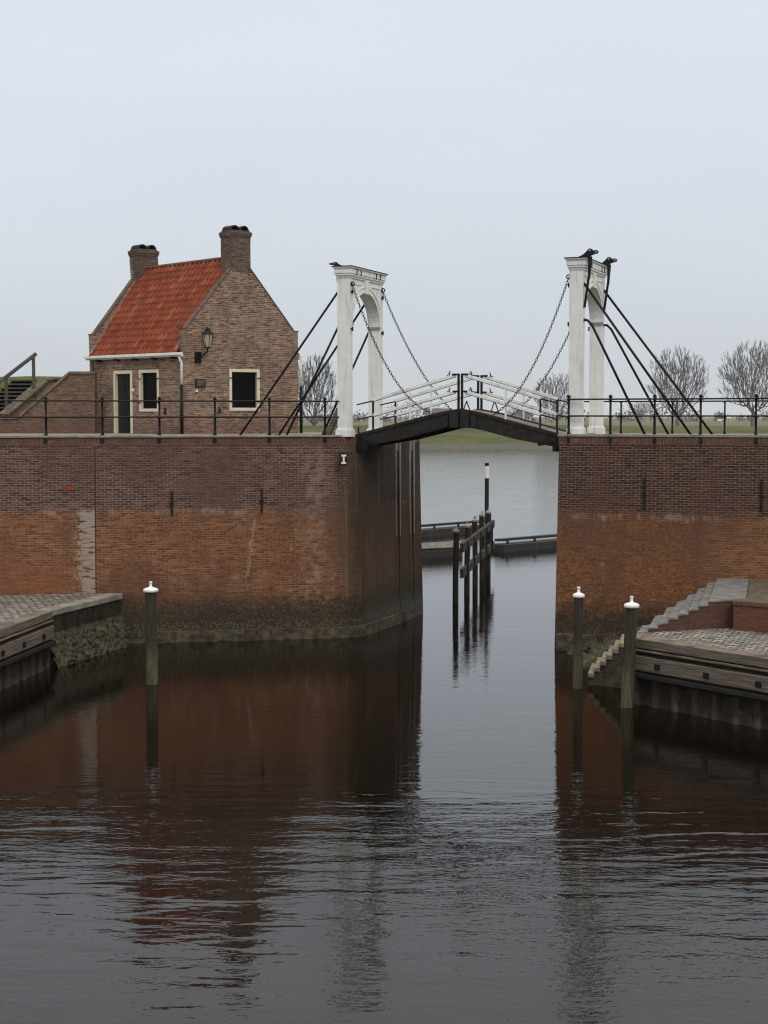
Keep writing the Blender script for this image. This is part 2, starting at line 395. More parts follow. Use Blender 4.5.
M['paving'] = plain('yard_paving', (.20,.17,.14), .85, .25, 3)
M['lampglass'] = plain('lantern_glass', (.38,.33,.25), .25, .15, 8)
M['signwhite'] = plain('sign_white', (.75,.75,.73), .5, .05)
M['bark'] = plain('winter_bark', (.125,.117,.122), .9, .3, 1)
M['stepdark'] = plain('stair_timber', (.022,.020,.018), .8, .4, 3)
M['fleece'] = plain('sheep_fleece', (.62,.60,.54), .95, .1, 3)
M['farwhite'] = plain('far_house_white', (.70,.70,.68), .8, .1, 1)
M['farroof'] = plain('far_house_roof', (.10,.075,.07), .8, .2, 1)
t, c = mat_grass('rampart_grass', (.06,.09,.022), (.10,.12,.035), 1.1); M['grass'] = t.done(c, .95, t.bump(t.noise(t.pos, 9, 4), 1, .05), 0, .1)

# ------------------------------------------------------------------ ground, far bank
t, c = mat_grass('polder_ground', (.042,.062,.020), (.105,.105,.045), .06)
X_, Y_, Z_ = t.xyz(t.pos)[:3]
c = t.mix(t.ramp(Y_, 322, 345), c, t.mix(t.noise(t.map(t.pos, (.3,1.5,1)), .02, 4), (.10,.105,.05), (.16,.13,.09)))
c = t.mix(t.math('MULTIPLY', t.ramp(Y_, 299, 296), .9), c, t.mix(t.noise(t.pos, 1.2, 4), (.05,.048,.042), (.16,.155,.14)))
c = t.mix(t.ramp(Z_, -.2, -.6), c, (.03,.025,.018))
M['polder'] = t.done(c, .95, t.bump(t.noise(t.pos, .8, 5), 1, .3), 0, .1)
prof = [(-60,-3), (280,-3), (292,-.4), (294,.0), (296,.7), (299,1.0), (305,1.9), (313,3.1), (321,4.0), (327,4.25), (333,4.2), (345,3.4), (365,2.9), (600,2.6), (1500,2.4), (5600,2.2)]
mb = MB(); xs = [-3000,-1200,-500] + [-200 + i*4 for i in range(101)] + [500,1200,3000]
vs = []
for (y, z) in prof:
    for x in xs:
        j = pnoise(Vector((x*.05, y*.05, 3))) * .35 if 296 < y < 400 else 0
        yy = y + (pnoise(Vector((x*.04, 1, 7)))*1.2 if 290 < y < 330 else 0)
        vs.append((x, yy, z + j))
nx = len(xs)
mb.add(vs, [(i*nx+k, i*nx+k+1, (i+1)*nx+k+1, (i+1)*nx+k) for i in range(len(prof)-1) for k in range(nx-1)])
struct(mb.build('ground', M['polder'], smooth=True))
mb = MB(); mb.add([(-3000,-60,0),(3000,-60,0),(3000,296,0),(-3000,296,0)], [(0,1,2,3)])
struct(mb.build('water', M['water']))

# ------------------------------------------------------------------ quay walls and piers
u = Vector((math.cos(R(20.5)), -math.sin(R(20.5)), 0)); v = Vector((math.sin(R(20.5)), math.cos(R(20.5)), 0)); UZ = Vector((0,0,1))
PL = Vector((-1.319, 43.94, 0)); PR = Vector((4.938, 41.6, 0))     # front outer corners of the two portals
ZL, ZR = 5.71, 5.77

def wall_strip(mb, pts, z0, z1, batter, off=0., nz=1, clos=False):
    n = len(pts); P = [Vector((p[0], p[1], 0)) for p in pts]; nr = []
    for i in range(n):
        d1 = (P[i]-P[i-1]).normalized() if i > 0 else (P[1]-P[0]).normalized()
        d2 = (P[i+1]-P[i]).normalized() if i < n-1 else d1
        a = Vector((d1.y, -d1.x, 0)); b = Vector((d2.y, -d2.x, 0)); m = (a+b)
        m = m.normalized() if m.length > .2 else a
        nr.append(m / max(.45, m.dot(a)))
    L = [0]
    for i in range(1, n): L.append(L[-1] + (P[i]-P[i-1]).length)
    b0 = len(mb.v)
    for k in range(nz+1):
        z = z1 + (z0-z1)*k/nz
        for i in range(n): mb.v.append(P[i] + nr[i]*(off + batter*(ZL - z)/ZL) + Vector((0,0,z)))
    for k in range(nz):
        za = z1 + (z0-z1)*k/nz; zb = z1 + (z0-z1)*(k+1)/nz
        for i in range(n-1):
            mb.uv[len(mb.f)] = [(L[i], zb), (L[i+1], zb), (L[i+1], za), (L[i], za)]
            mb.f.append([b0+(k+1)*n+i, b0+(k+1)*n+i+1, b0+k*n+i+1, b0+k*n+i])
    return P, nr, L
def ring_solid(mb, pts, z0, z1, out, inn):
    """a band following the polyline, a rectangle in section"""
    n = len(pts); P = [Vector((p[0], p[1], 0)) for p in pts]; nr = []
    for i in range(n):
        d1 = (P[i]-P[i-1]).normalized() if i > 0 else (P[1]-P[0]).normalized()
        d2 = (P[i+1]-P[i]).normalized() if i < n-1 else d1
        a = Vector((d1.y, -d1.x, 0)); b = Vector((d2.y, -d2.x, 0)); m = (a+b).normalized(); nr.append(m / max(.45, m.dot(a)))
    b0 = len(mb.v)
    for i in range(n):
        for (o, z) in ((out, z0), (out, z1), (-inn, z1), (-inn, z0)): mb.v.append(P[i] + nr[i]*o + Vector((0,0,z)))
    for i in range(n-1):
        for k in range(4):
            k2 = (k+1) % 4; mb.f.append([b0+i*4+k, b0+(i+1)*4+k, b0+(i+1)*4+k2, b0+i*4+k2])
    mb.f.append([b0, b0+1, b0+2, b0+3]); e = b0+(n-1)*4; mb.f.append([e+3, e+2, e+1, e])

# left wall: along the harbour, round the corner, along the passage with two stop-log grooves
corner = Vector((-1.72, 43.68, 0)); p0 = Vector((-.90, 43.62, 0))
wl_dir = (Vector((-10.48, 42.1, 0)) - corner).normalized()
left_front = [corner + wl_dir*24, corner + wl_dir*9, corner + wl_dir*.0]
arc = []
c1 = corner; c3 = p0 + v*.75; c2 = Vector((-.93, 43.75, 0))
for i in range(1, 8):
    q = i/8; arc.append(c1*(1-q)**2 + c2*2*q*(1-q) + c3*q*q)
def pv(s, o=0): return p0 + v*s - u*o
g1, g2, gw, gd = 3.55, 4.82, .27, .3
passage = [pv(.75), pv(g1), pv(g1, gd), pv(g1+gw, gd), pv(g1+gw), pv(g2), pv(g2, gd), pv(g2+gw, gd), pv(g2+gw), pv(5.75), pv(6.05, .35)]
back_l = [pv(6.05,.35) - u*1.2 + v*.9, Vector((-3.5, 58, 0)), Vector((-9, 66, 0)), Vector((-40, 80, 0))]
lw = left_front + arc + passage
root = thing('quay_wall', (-6, 43, 0), 'long weathered brick quay wall carrying the small house, rounding into the passage', 'wall', None)
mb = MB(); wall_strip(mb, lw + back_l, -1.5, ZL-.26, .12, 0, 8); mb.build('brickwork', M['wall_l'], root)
mb = MB(); wall_strip(mb, lw, ZL-.26, ZL-.03, 0, .012, 1); mb.build('soldier_course', M['soldier'], root)
mb = MB(); ring_solid(mb, [p for p in left_front] + arc[:3], ZL-.035, ZL+.025, .05, .38); mb.build('coping', M['coping'], root, bevel=.01)
mb = MB(); ring_solid(mb, [p for p in left_front + arc] + [pv(.75), pv(g1-.05)], -.8, .30, .25, .1)
ring_solid(mb, [pv(g1+gw+.05), pv(g2-.05)], -.8, .30, .22, .1); ring_solid(mb, [pv(g2+gw+.05), pv(5.72)], -.8, .30, .10, .1)
pl = mb.build('plinth', M['plinth'], root)
mb = MB()
for s in (g1-.05, g1+gw+.02, g2-.06, g2+gw+.03):
    mb.box(pv(s, -.02) + Vector((0,0,3.3)) + u*.02, (.05, .06, 4.5), u, v)
mb.build_pieces('groove_guide', M['lead'], root)
def wall_at(px, front=True):
    a = corner; d = wl_dir
    n = Vector((d.y, -d.x, 0)); return on_plane(px, 480, a, n)
for px, y0, y1 in ((172, 491, 516), (262, 489, 513)):
    a = wall_at(px); a = Vector((a.x, a.y-.075, 0)); zt = at_y(px, y0, a.y).z; zb = at_y(px, y1, a.y).z
    mb = MB(); mb.box((a.x, a.y, (zt+zb)/2), (.045, .05, zt-zb)); mb.box((a.x, a.y-.01, (zt+zb)/2), (.10, .07, .06)); mb.build('wall_anchor', M['black'], root)
# reddish block built into the wall
a = wall_at(70); mb = MB(); zc = at_y(70, 488, a.y).z; mb.box((a.x, a.y-.02, zc), (.26, .1, .12)); mb.build('repair_brick', plain('fresh_red_brick', (.25,.05,.03), .85), root)

# land on top of the left pier
lp = [(p.x, p.y) for p in [corner + wl_dir*24, corner] + arc + passage + back_l] + [(-60, 80), (-60, 40)]
lp = [p for i, p in enumerate(lp)]
inner = [corner + wl_dir*24 , corner] + [a for a in arc] + [pv(.75), pv(5.75)] + back_l
mb = MB(); pp = [(p.x + .0, p.y) for p in inner] + [(-60, 80), (-60, 33)]
mb.prism(pp, ZL-.5, ZL-.02)
struct(mb.build('yard_paving', M['paving']))

# right wall
r0 = PR - u*.25 + Vector((-.02, -.20, 0)); rdir = (at_z(768, 437, 5.27).normalized()); 
r_end = Vector((10.1, 39.35, 0)); rd = (r_end - r0).normalized(); r0 = Vector((r0.x, r0.y, 0))
rpass = [r0 + v*6.2, r0]
rw = [r0 + v*6.2 + u*.2] + [r0 + v*6.0, r0 + v*.0] + [r0 + rd*5, r0 + rd*22]
root = thing('quay_wall', (7, 40.5, 0), 'dark red brick quay wall with smooth orange lower face on the gate side with stone steps', 'wall', None)
mb = MB(); wall_strip(mb, rw, -1.5, ZR-.26, .07, 0, 8); mb.build('brickwork', M['wall_r'], root)
mb = MB(); wall_strip(mb, rw, ZR-.26, ZR-.05, 0, .012, 1); mb.build('soldier_course', M['soldier'], root)
mb = MB(); ring_solid(mb, rw[1:], ZR-.05, ZR+.02, .04, .38); mb.build('coping', M['coping'], root, bevel=.01)
mb = MB(); ring_solid(mb, [r0 + rd*.02, r0 + rd*1.15], -.8, .45, .28, .1); mb.build('plinth', M['plinth'], root, bevel=.02)
for px, y0, y1 in ((644, 479, 510), (761, 480, 512)):
    n = Vector((rd.y, -rd.x, 0)); a = on_plane(px, 490, r0, n); zt = at_y(px, y0, a.y).z; zb = at_y(px, y1, a.y).z
    mb = MB(); mb.box((a.x, a.y-.06, (zt+zb)/2), (.045, .05, zt-zb)); mb.box((a.x, a.y-.07, (zt+zb)/2), (.10, .07, .06)); mb.build('wall_anchor', M['black'], root)
# river side of the right pier
rb = [r0 + v*6.2 + rd*24 + u*.2, r0 + v*6.2 + u*.2]
mb = MB(); wall_strip(mb, rb, -1.5, ZR-.05, .05, 0, 4); mb.build('river_face', M['wall_r'], root)
mb = MB(); a = [r0 + v*6.15 + u*.2, r0 + v*6.0, r0, r0 + rd*22, r0 + v*6.15 + rd*24]
mb.prism([(p.x, p.y) for p in a], ZR-.5, ZR-.02); struct(mb.build('pier_paving', M['paving']))

# small sign plate on the pier corner
sgn = on_plane(342.3, 459, p0 - v*.0 + Vector((-.35,-.02,0)), Vector((.35,-.93,0)))
t0 = Vector((.93,.35,0)).normalized(); nS = Vector((.35,-.93,0)).normalized()
root = thing('wall_sign', sgn, 'small dark square sign plate with white capital I mark on the pier corner', 'sign')
c0 = sgn + nS*.10
mb = MB(); mb.box(c0, (.24, .03, .38), t0, nS*-1); mb.build('plate', M['darktar'], root, bevel=.004)
mb = MB(); mb.box(c0 + nS*.02, (.05, .012, .22), t0, nS*-1); mb.box(c0 + nS*.022 + UZ*.10, (.15, .014, .05), t0, nS*-1); mb.box(c0 + nS*.022 - UZ*.11, (.14, .014, .05), t0, nS*-1)
mb.build('mark', M['signwhite'], root)

# ------------------------------------------------------------------ railings
def railing(loc, posts, rails, H, label, group, zt, thin=False, bracket=True, name='railing', r_post=.048):
    root = thing(name, loc, label, 'railing', group)
    first = None
    for p in posts:
        if first is None:
            mb = MB(); b = Vector((p.x, p.y, zt))
            pr = [(r_post*.95, -.02), (r_post*.95, .05), (r_post*.7, .09), (r_post*.66, H*.47), (r_post*1.15, H*.48), (r_post*1.15, H*.53), (r_post*.62, H*.54), (r_post*.6, H*.93), (r_post*1.1, H*.94), (r_post*1.1, H*.99), (r_post*.6, H*1.0)]
            if not thin: pr += [(r_post*1.0, H*1.02), (r_post*1.15, H*1.05), (r_post*.7, H*1.085), (.006, H*1.1)]
            mb.lathe(b, pr, 12)
            first = mb.build('post', M['black'], root, smooth=True); p_first = p
            if bracket:
                mb = MB(); mb.box(b + Vector((0,-.075,-.10)), (.11, .10, .24)); mb.tube([b + Vector((0,-.08,-.2)), b + Vector((0,-.08,-.32))], .03, 8)
                fb = mb.build('bracket', M['black'], first)
        else:
            c = copy_child(first, (p.x-p_first.x, p.y-p_first.y, 0))
            if bracket:
                k = fb.copy(); COL.objects.link(k); k.parent = c
    for h in rails:
        mb = MB(); pts = [Vector((p.x, p.y, zt + h)) for p in posts]
        mb.tube(pts, .021, 8); mb.build('rail', M['black'], root, smooth=True)
    return root
nL = Vector((wl_dir.y, -wl_dir.x, 0)); aL = corner + Vector((0,.10,0))
H = .97
pL = [on_plane(px, 425, aL, nL) for px in (-66, -10, 46, 102.5, 159.5, 215, 269.5, 325)]
rt = railing((-6, 43, ZL), pL, (.945, .50), H, 'black iron railing along the left quay wall in front of the house', 'iron railings on the quay walls', ZL+.03)
# the rails run on to the portal post
mb = MB()
for h in (.945, .50): mb.tube([Vector((pL[-1].x, pL[-1].y, ZL+.03+h)), PL + Vector((.05,-.02,ZL+.03+h))], .018, 8)
mb.build_pieces('rail', M['black'], rt, smooth=True)
nR = Vector((rd.y, -rd.x, 0)); aR = r0 + Vector((0,.10,0))
pRr = [on_plane(px, 420, aR, nR) for px in (568.7, 610.4, 654.6, 700.6, 756, 815, 870)]
railing((7.5, 40.5, ZR), pRr, (.945, .50), H, 'black iron railing with ball tops along the front of the right pier', 'iron railings on the quay walls', ZR)
aR2 = r0 + v*5.2
pRb = [on_plane(px, 420, aR2, nR) for px in (575, 621, 672.4, 724.7, 777, 830)]
railing((8.5, 46, ZR), pRb, (.93, .50), .95, 'thinner black railing along the far river side of the right pier', 'iron railings on the quay walls', ZR, thin=True, bracket=False, r_post=.04)

# ------------------------------------------------------------------ bridge portals
WU, WV, PLEN = .37, .25, 2.68
ZE0, ZE1 = 10.17, 10.47
def portal(P, z0, side, label):
    """side -1: land on the -u side (left portal), +1: land on the +u side"""
    root = thing('bridge_portal', P + u*WU/2 + v*PLEN/2 + UZ*z0, label, 'bridge portal', 'white drawbridge portals')
    def L(a, b, z): return P + u*a + v*b + UZ*z
    for w in (0, PLEN-WV):
        mb = MB(); mb.box(L(WU/2, w+WV/2, (z0+.2+ZE0)/2), (WU, WV, ZE0-z0-.2), u, v); po = mb.build('post', M['white'], root, bevel=.012)
        mb = MB(); mb.box(L(WU/2, w+WV/2, z0+.10), (WU+.09, WV+.09, .20), u, v); mb.box(L(WU/2, w+WV/2, z0+.215), (WU+.05, WV+.05, .035), u, v)
        mb.build('base_block', M['white'], po, bevel=.01)
        mb = MB(); iv = w+WV+.02 if w == 0 else w-.02
        mb.box(L(WU/2, iv, 8.86), (WU+.03, .05, .07), u, v); mb.build('impost', M['lead'], po)
    # spandrel with the round arch
    zs, hs, rise = 8.87, (PLEN-2*WV)/2, .94; vc = PLEN/2
    mb = MB(); N = 20; outer = []; inn = []
    for i in range(N+1):
        a = math.pi*i/N; inn.append((vc - hs*math.cos(a), zs + rise*math.sin(a)))
        outer.append((vc - hs*math.cos(a), ZE0))
    th = WU - .03
    for i in range(N):
        q = [inn[i], inn[i+1], outer[i+1], outer[i]]
        mb.extr([L(.015, y, z) for y, z in q], u*th)
    mb.build('spandrel', M['white'], root)
    mb = MB()   # archivolt mouldings and spandrel frames on both faces
    for a0, dd in ((-.005, .03), (WU-.025, .03)):
        for i in range(N):
            for (r1, r2) in ((1.0, 1.07), (1.15, 1.19)):
                q = []
                for j, rr in ((i, r1), (i+1, r1), (i+1, r2), (i, r2)):
                    a = math.pi*j/N; q.append((vc - hs*rr*math.cos(a) , min(ZE0-.06, zs + rise*(rr*1.0)*math.sin(a))))
                q = [(max(.04, min(PLEN-.04, y)), z) for y, z in q]
                mb.extr([L(a0, y, z) for y, z in q], u*dd)
        mb.box(L(a0+dd/2, .55, ZE0-.16), (dd, .75, .03), u, v); mb.box(L(a0+dd/2, PLEN-.55, ZE0-.16), (dd, .75, .03), u, v)
    mb.build('archivolt', M['white'], root)
    mb = MB(); z1, z2 = zs+rise-.04, ZE0-.02
    q = [(vc-.09, z1), (vc+.09, z1), (vc+.14, z2), (vc-.14, z2)]
    mb.extr([L(-.03, y, z) for y, z in q], u*(WU+.06)); mb.build('keystone', M['white'], root, bevel=.008)
    mb = MB()
    for (o, za, zb) in ((.02, ZE0-.02, ZE0+.04), (.05, ZE0+.04, ZE0+.10), (.07, ZE0+.10, ZE1-.05), (.11, ZE1-.05, ZE1-.015)):
        mb.box(L(WU/2, PLEN/2, (za+zb)/2), (WU+2*o, PLEN+2*o, zb-za), u, v)
    co = mb.build('cornice', M['white'], root, bevel=.006)
    mb = MB(); mb.box(L(WU/2, PLEN/2, ZE1-.004), (WU+.25, PLEN+.25, .022), u, v); mb.build('lead_cover', M['black'], co)
    mb = MB()
    for b in (.40, .72, PLEN-.72, PLEN-.40):
        mb.box(L(WU/2, b, (ZE0+.12+ZE1-.05)/2), (WU+.17, .045, .19), u, v)
    mb.box(L(WU/2, PLEN/2, ZE0+.115), (WU+.125, PLEN+.125, .014), u, v)
    mb.build('strap', M['black'], root)
    ls = -1 if side < 0 else 1
    la = 0 if side < 0 else WU
    for b in (.16, PLEN-.16):
        # cast iron arm on top
        mb = MB(); o = L(la + ls*.02, b, ZE1+.02)
        kx, kz = (.78, .80) if side > 0 else (.62, .45)
        prof = [(-.22,-.03), (.13,-.03), (.20,.05), (.34,.10), (.42,.11), (.455,.16), (.42,.215), (.35,.225), (.27,.20), (.24,.255), (.19,.28), (.12,.27), (.03,.17), (-.08,.08), (-.22,.02)]
        prof = [(x*kx, z*kz) for x, z in prof]
        mb.extr([o + u*ls*x + UZ*z - v*.05 for x, z in prof], v*.10)
        ar = mb.build('cast_arm', M['black'], root)
        mb = MB()
        for (x, z) in ((.165*kx,.215*kz), (.385*kx,.16*kz)):
            mb.tube([o + u*ls*x + UZ*z - v*.075, o + u*ls*x + UZ*z + v*.075], .03, 10)
        mb.build_pieces('pin', M['lead'], ar)
        mb = MB()
        for db, zb in (((-.085, 9.15), (.085, 9.85)) if side > 0 else ((.085, 9.95),)):
            if zb > 9.5: mb.bar(L(la + ls*.15, b+db+.06, ZE1+.05), L(la + ls*.10, b+db+.06, zb+.1), .05, .035, v)
            else: mb.bar(L(la + ls*.15, b+db, ZE1+.05), L(la + ls*.15, b+db, ZE0-.15), .06, .04, v); mb.bar(L(la + ls*.15, b+db, ZE0-.13), L(la + ls*.03, b+db, zb), .06, .04, v)
        mb.build_pieces('tie_strap', M['black'], root)
    # eye bolts for the chains, on the passage side
    pa = WU if side < 0 else 0
    for b in (.12, PLEN-.12):
        for zz in (9.98, 9.76, 8.72):
            mb = MB()
            mb.tube([L(pa, b, zz), L(pa - ls*.04, b, zz)], .03, 8)
            if zz > 9.9:
                mb.tube([L(pa-ls*.05, b, zz) + (UZ*math.sin(a) + u*math.cos(a))*.055 for a in [2*math.pi*k/10 for k in range(11)]], .018, 6)
            else: mb.box(L(pa - ls*.05, b, zz), (.03, .05, .12), u, v)
            mb.build('eye_bolt', M['black'], root)
    # back stays
    for b, dz in ((.125, 0), (PLEN-.125, 0)):
        for (zt, run) in ((9.80, (2.92 if b < 1 else 3.10) if side > 0 else (3.15 if b < 1 else 3.0)), (8.82, (1.70 if b < 1 else 1.88) if side > 0 else (1.66 if b < 1 else 1.55))):
            mb = MB(); top = L(la, b, zt); foot = L(la + ls*run, b, z0 - .02)
            if zt < 9 and side > 0: pts = [top, top + u*ls*.10 + UZ*.0, top + u*ls*.22 - UZ*.12, foot]
            else: pts = [top, foot]
            mb.tube(pts, .034, 8); st = mb.build('stay_rod', M['black'], root, smooth=True)
            mb = MB(); mb.box(foot + UZ*.03, (.22, .12, .03), u, v); mb.build('foot_plate', M['black'], st)
    return root
portal(PL, ZL-.03, -1, 'left white arched bridge portal beside the brick house')
portal(PR, ZR-.03, 1, 'right white arched bridge portal on the dark red brick pier')
# timber shoe behind the left portal
a, b = at_y(339.5, 409, 45.6), at_y(328.5, 434.5, 45.9)
root = thing('timber_brace', Vector((b.x, b.y, ZL)), 'thick weathered timber brace leaning behind the left portal post', 'timber brace')
mb = MB(); mb.bar(a, b, .13, .17); mb.build('strut', M['wale'], root, bevel=.01)
mb = MB(); mb.bar(at_y(338, 424, 45.75), at_y(333, 434.5, 45.75), .1, .11); mb.build('cross_piece', M['deck'], root)

# ------------------------------------------------------------------ bridge leaves
T0, TA, T1 = .42, 3.52, 6.36; W0, W1 = .36, 2.32; ZA = 6.51
def zt_(t):
    e0, e1 = ZL+.03, ZR+.0
    z = e0 + (ZA-e0)*(t-T0)/(TA-T0) if t < TA else e1 + (ZA-e1)*(T1-t)/(T1-TA)
    return z - .045*math.exp(-((t-TA)/.35)**2)
def BP(t, w, z=0): return PL + u*t + v*w + UZ*z
def leaf(ta, tb, side, label):
    root = thing('bridge_leaf', BP((ta+tb)/2, (W0+W1)/2, zt_((ta+tb)/2)), label, 'bridge leaf', 'leaves of the drawbridge')
    N = 14; ts = [ta + (tb-ta)*i/N for i in range(N+1)]
    def ribbon(mb, w0, w1, dz0, dz1, ts=ts):
        n = len(ts); vs = []
        for t in ts:
            z = zt_(t)
            d0 = dz0(t) if callable(dz0) else dz0
            vs += [BP(t, w0, z+d0), BP(t, w1, z+d0), BP(t, w1, z+dz1), BP(t, w0, z+dz1)]
        fs = [(i*4+k, (i+1)*4+k, (i+1)*4+(k+1)%4, i*4+(k+1)%4) for i in range(n-1) for k in range(4)] + [(3,2,1,0), (n*4-4, n*4-3, n*4-2, n*4-1)]
        mb.add(vs, fs)
    endt = ta if side < 0 else tb
    dep = lambda t: -.46 + .10*min(1, max(0, 1-abs(t-endt)/1.3))
    mb = MB(); ribbon(mb, W0, W1, -.10, -.02); mb.build('deck', M['deck'], root)
    for w in (W0, W1-.14):
        mb = MB(); ribbon(mb, w-.02, w+.14, dep, -.06)
        g = mb.build('girder', M['darktar'], root)
        mb = MB(); ribbon(mb, w-.05, w+.19, -.075, .015); mb.build('girder_cap', M['darktar'], g)
    mb = MB()
    for i in range(5):
        t = ta + (tb-ta)*(i+.5)/5; mb.box(BP(t, (W0+W1)/2, zt_(t)-.24), (.12, W1-W0-.25, .2), u, v)
    mb.build_pieces('cross_beam', M['darktar'], root)
    # end trimmer at the crown
    tc = TA + side*.16
    mb = MB(); mb.box(BP(tc, (W0+W1)/2, ZA-.36), (.26, W1-W0+.2, .42), u, v); mb.box(BP(tc+side*.25, W0-.06, ZA-.40), (.16, .10, .30), u, v)
    mb.build('crown_beam', M['darktar'], root, bevel=.015)
    # handrails
    e = (ZL+.88 if side < 0 else ZR+.86); em = (ZL+.46 if side < 0 else ZR+.43)
    te = (T0+.02) if side < 0 else (T1-.12)
    for w in (W0+.03, W1-.08):
        for (ze, za) in ((e, 7.40), (em, 6.945)):
            mb = MB(); tb0 = te + (-side)*.0
            p = BP(te, w, ze); q = BP(TA + side*.13, w, za)
            k = .16
            m = p + (q-p)*k
            mb.bar(m, q, .05, .092); hr = mb.build('handrail', M['white_old'], root, bevel=.008)
            mb = MB(); mb.bar(p, m + (q-p)*.10 - UZ*.045, .03, .035); mb.bar(m - UZ*.05, q - UZ*.05, .03, .018); mb.build('iron_end_dark_strip', M['black'], hr)  # iron rail end, plus a dark strip along the handrail's underside
            mb = MB(); s0 = BP(TA + side*.30, w, za - .02)
            mb.tube([s0, s0 + u*side*.03 + UZ*.06, s0 - u*side*.01 + UZ*.14], [.022,.02,.012], 6); mb.tube([s0 + u*side*.0, s0 + u*side*.09 + UZ*.02], .018, 6)
            mb.build('lug', M['black'], hr)
        # crown post with cap
        mb = MB(); x = TA + side*.05
        mb.box(BP(x, w, (zt_(x)+7.42)/2), (.055, .07, 7.42-zt_(x)), u, v); mb.box(BP(x+side*.08, w, 7.42), (.20, .09, .05), u, v); mb.box(BP(x+side*.07, w, 6.95), (.18, .085, .05), u, v)
        mb.build('crown_post', M['black'], root)
        for fr in (.16, .52):
            t = te + (TA-te)*fr; zz = e + (7.40-e)*fr
            mb = MB(); mb.box(BP(t, w, (zt_(t)+zz)/2), (.045, .05, zz-zt_(t)), u, v); mb.build('rail_post', M['black'] if fr < .3 else M['white_old'], root)
    # small diagonal braces of the crown post
    mb = MB()
    for w in (W1,):
        mb.bar(BP(TA+side*.55, w, zt_(TA+side*.55)), BP(TA+side*.42, w, zt_(TA)+.24), .02, .03); mb.bar(BP(TA+side*.32, w, zt_(TA+side*.3)), BP(TA+side*.42, w, zt_(TA)+.24), .02, .03)
    mb.build_pieces('foot_brace', M['black'], root)
    # iron shoe under the hinge
    mb = MB(); s = T0+.12 if side < 0 else T1-.05
    mb.bar(BP(s+.05*side, W0-.02, 5.62), BP(s - side*.55, W0-.02, 5.50), .08, .10); mb.box(BP(s+.0, W0+.1, 5.42), (.28, .3, .22), u, v)
    mb.tube([BP(s, W0-.10, 5.95), BP(s, W0-.10, 5.3)], .025, 8)
    mb.build('hinge_shoe', M['black'], root)
leaf(T0, TA-.01, -1, 'left half of the white railed bridge deck, hinged at the house side')
leaf(TA+.01, T1, 1, 'right half of the white railed bridge deck, resting on the dark red pier')

# ------------------------------------------------------------------ chains
def chain(p, q, sag, label):
    root_pts = []
    N = 60
    for i in range(N+1):
        k = i/N; m = p.lerp(q, k); m = m - UZ*sag*4*k*(1-k); root_pts.append(m)
    # resample to link pitch
    L = [0]
    for i in range(N): L.append(L[-1] + (root_pts[i+1]-root_pts[i]).length)
    pitch = .092; n = int(L[-1]/pitch); mb = MB(); j = 0
    for i in range(n):
        d = (i+.5)*pitch
        while L[j+1] < d: j += 1
        k = (d-L[j])/(L[j+1]-L[j]); c = root_pts[j].lerp(root_pts[j+1], k); tng = (root_pts[j+1]-root_pts[j]).normalized()
        sd = tng.cross(v if i % 2 else tng.cross(v)).normalized()
        pts = []
        for a in range(9):
            an = 2*math.pi*a/8; pts.append(c + tng*math.cos(an)*.058 + sd*math.sin(an)*.029)
        mb.tube(pts, .0095, 5, cap=False)
    o = mb.build('chain', M['chain'], None, smooth=True)
    return tag(o, label, 'chain', 'chains holding up the bridge leaves')
chain(PL + u*(WU+.04) + v*.12 + UZ*9.95, BP(2.82, W0-.05, zt_(2.82)), .80, 'near chain sagging from the left portal to the bridge deck')
chain(PL + u*(WU+.04) + v*(PLEN-.12) + UZ*9.95, BP(2.78, W1, zt_(2.78)), .45, 'far chain from the rear post of the left portal')
chain(PR - u*.05 + v*.12 + UZ*9.95, BP(4.42, W0-.05, zt_(4.42)), .70, 'near chain sagging from the right portal to the bridge deck')
chain(PR - u*.05 + v*(PLEN-.12) + UZ*9.95, BP(4.42, W1, zt_(4.42)), .55, 'far chain from the rear post of the right portal')

# ------------------------------------------------------------------ house
HA = at_y(183, 400, 50.0); HA.z = 0
ha = Vector((-math.cos(R(43)), math.sin(R(43)), 0)); hg = Vector((math.cos(R(36)), math.sin(R(36)), 0))
SL, GL = 4.87, 4.40; HZ = ZL - .03; EZ = 8.30; TR = 2.2; RZ = 11.47
def HP(s, t, z):
    # the old house is out of square: its ridge does not run parallel to the eaves
    k = min(1, max(0, (z-EZ)/(RZ-EZ)))*s/SL
    return HA + ha*s + hg*(t - .36*k) + UZ*(z - .13*k)
house = thing('brick_house', HP(SL/2, GL/2, HZ), 'small brown brick house with steep orange tiled roof and two chimneys', 'house')
def holed(outline, holes, mapf, depth_vec, mb_wall, rev=.14):
    bm = bmesh.new(); vs = [bm.verts.new((a, 0, b)) for a, b in outline]; bm.faces.new(vs)
    for (a0, a1, b0, b1) in holes:
        for co, no in (((a0,0,0),(1,0,0)), ((a1,0,0),(1,0,0)), ((0,0,b0),(0,0,1)), ((0,0,b1),(0,0,1))):
            bmesh.ops.bisect_plane(bm, geom=bm.verts[:]+bm.edges[:]+bm.faces[:], plane_co=co, plane_no=no)
    for f in bm.faces:
        c = f.calc_center_median()
        if any(a0 < c.x < a1 and b0 < c.z < b1 for (a0, a1, b0, b1) in holes): continue
        mb_wall.add([mapf(w.co.x, w.co.z) for w in f.verts], [tuple(range(len(f.verts)))])
    bm.free()
    for (a0, a1, b0, b1) in holes:
        q = [(a0,b0), (a1,b0), (a1,b1), (a0,b1)]
        for i in range(4):
            p1, p2 = mapf(*q[i]), mapf(*q[(i+1)%4]); mb_wall.add([p1, p2, p2+depth_vec*rev, p1+depth_vec*rev], [(0,1,2,3)])
nside = Vector((-ha.y, ha.x, 0))
if nside.y > 0: nside = -nside           # outward normal of the door side (towards camera-left)
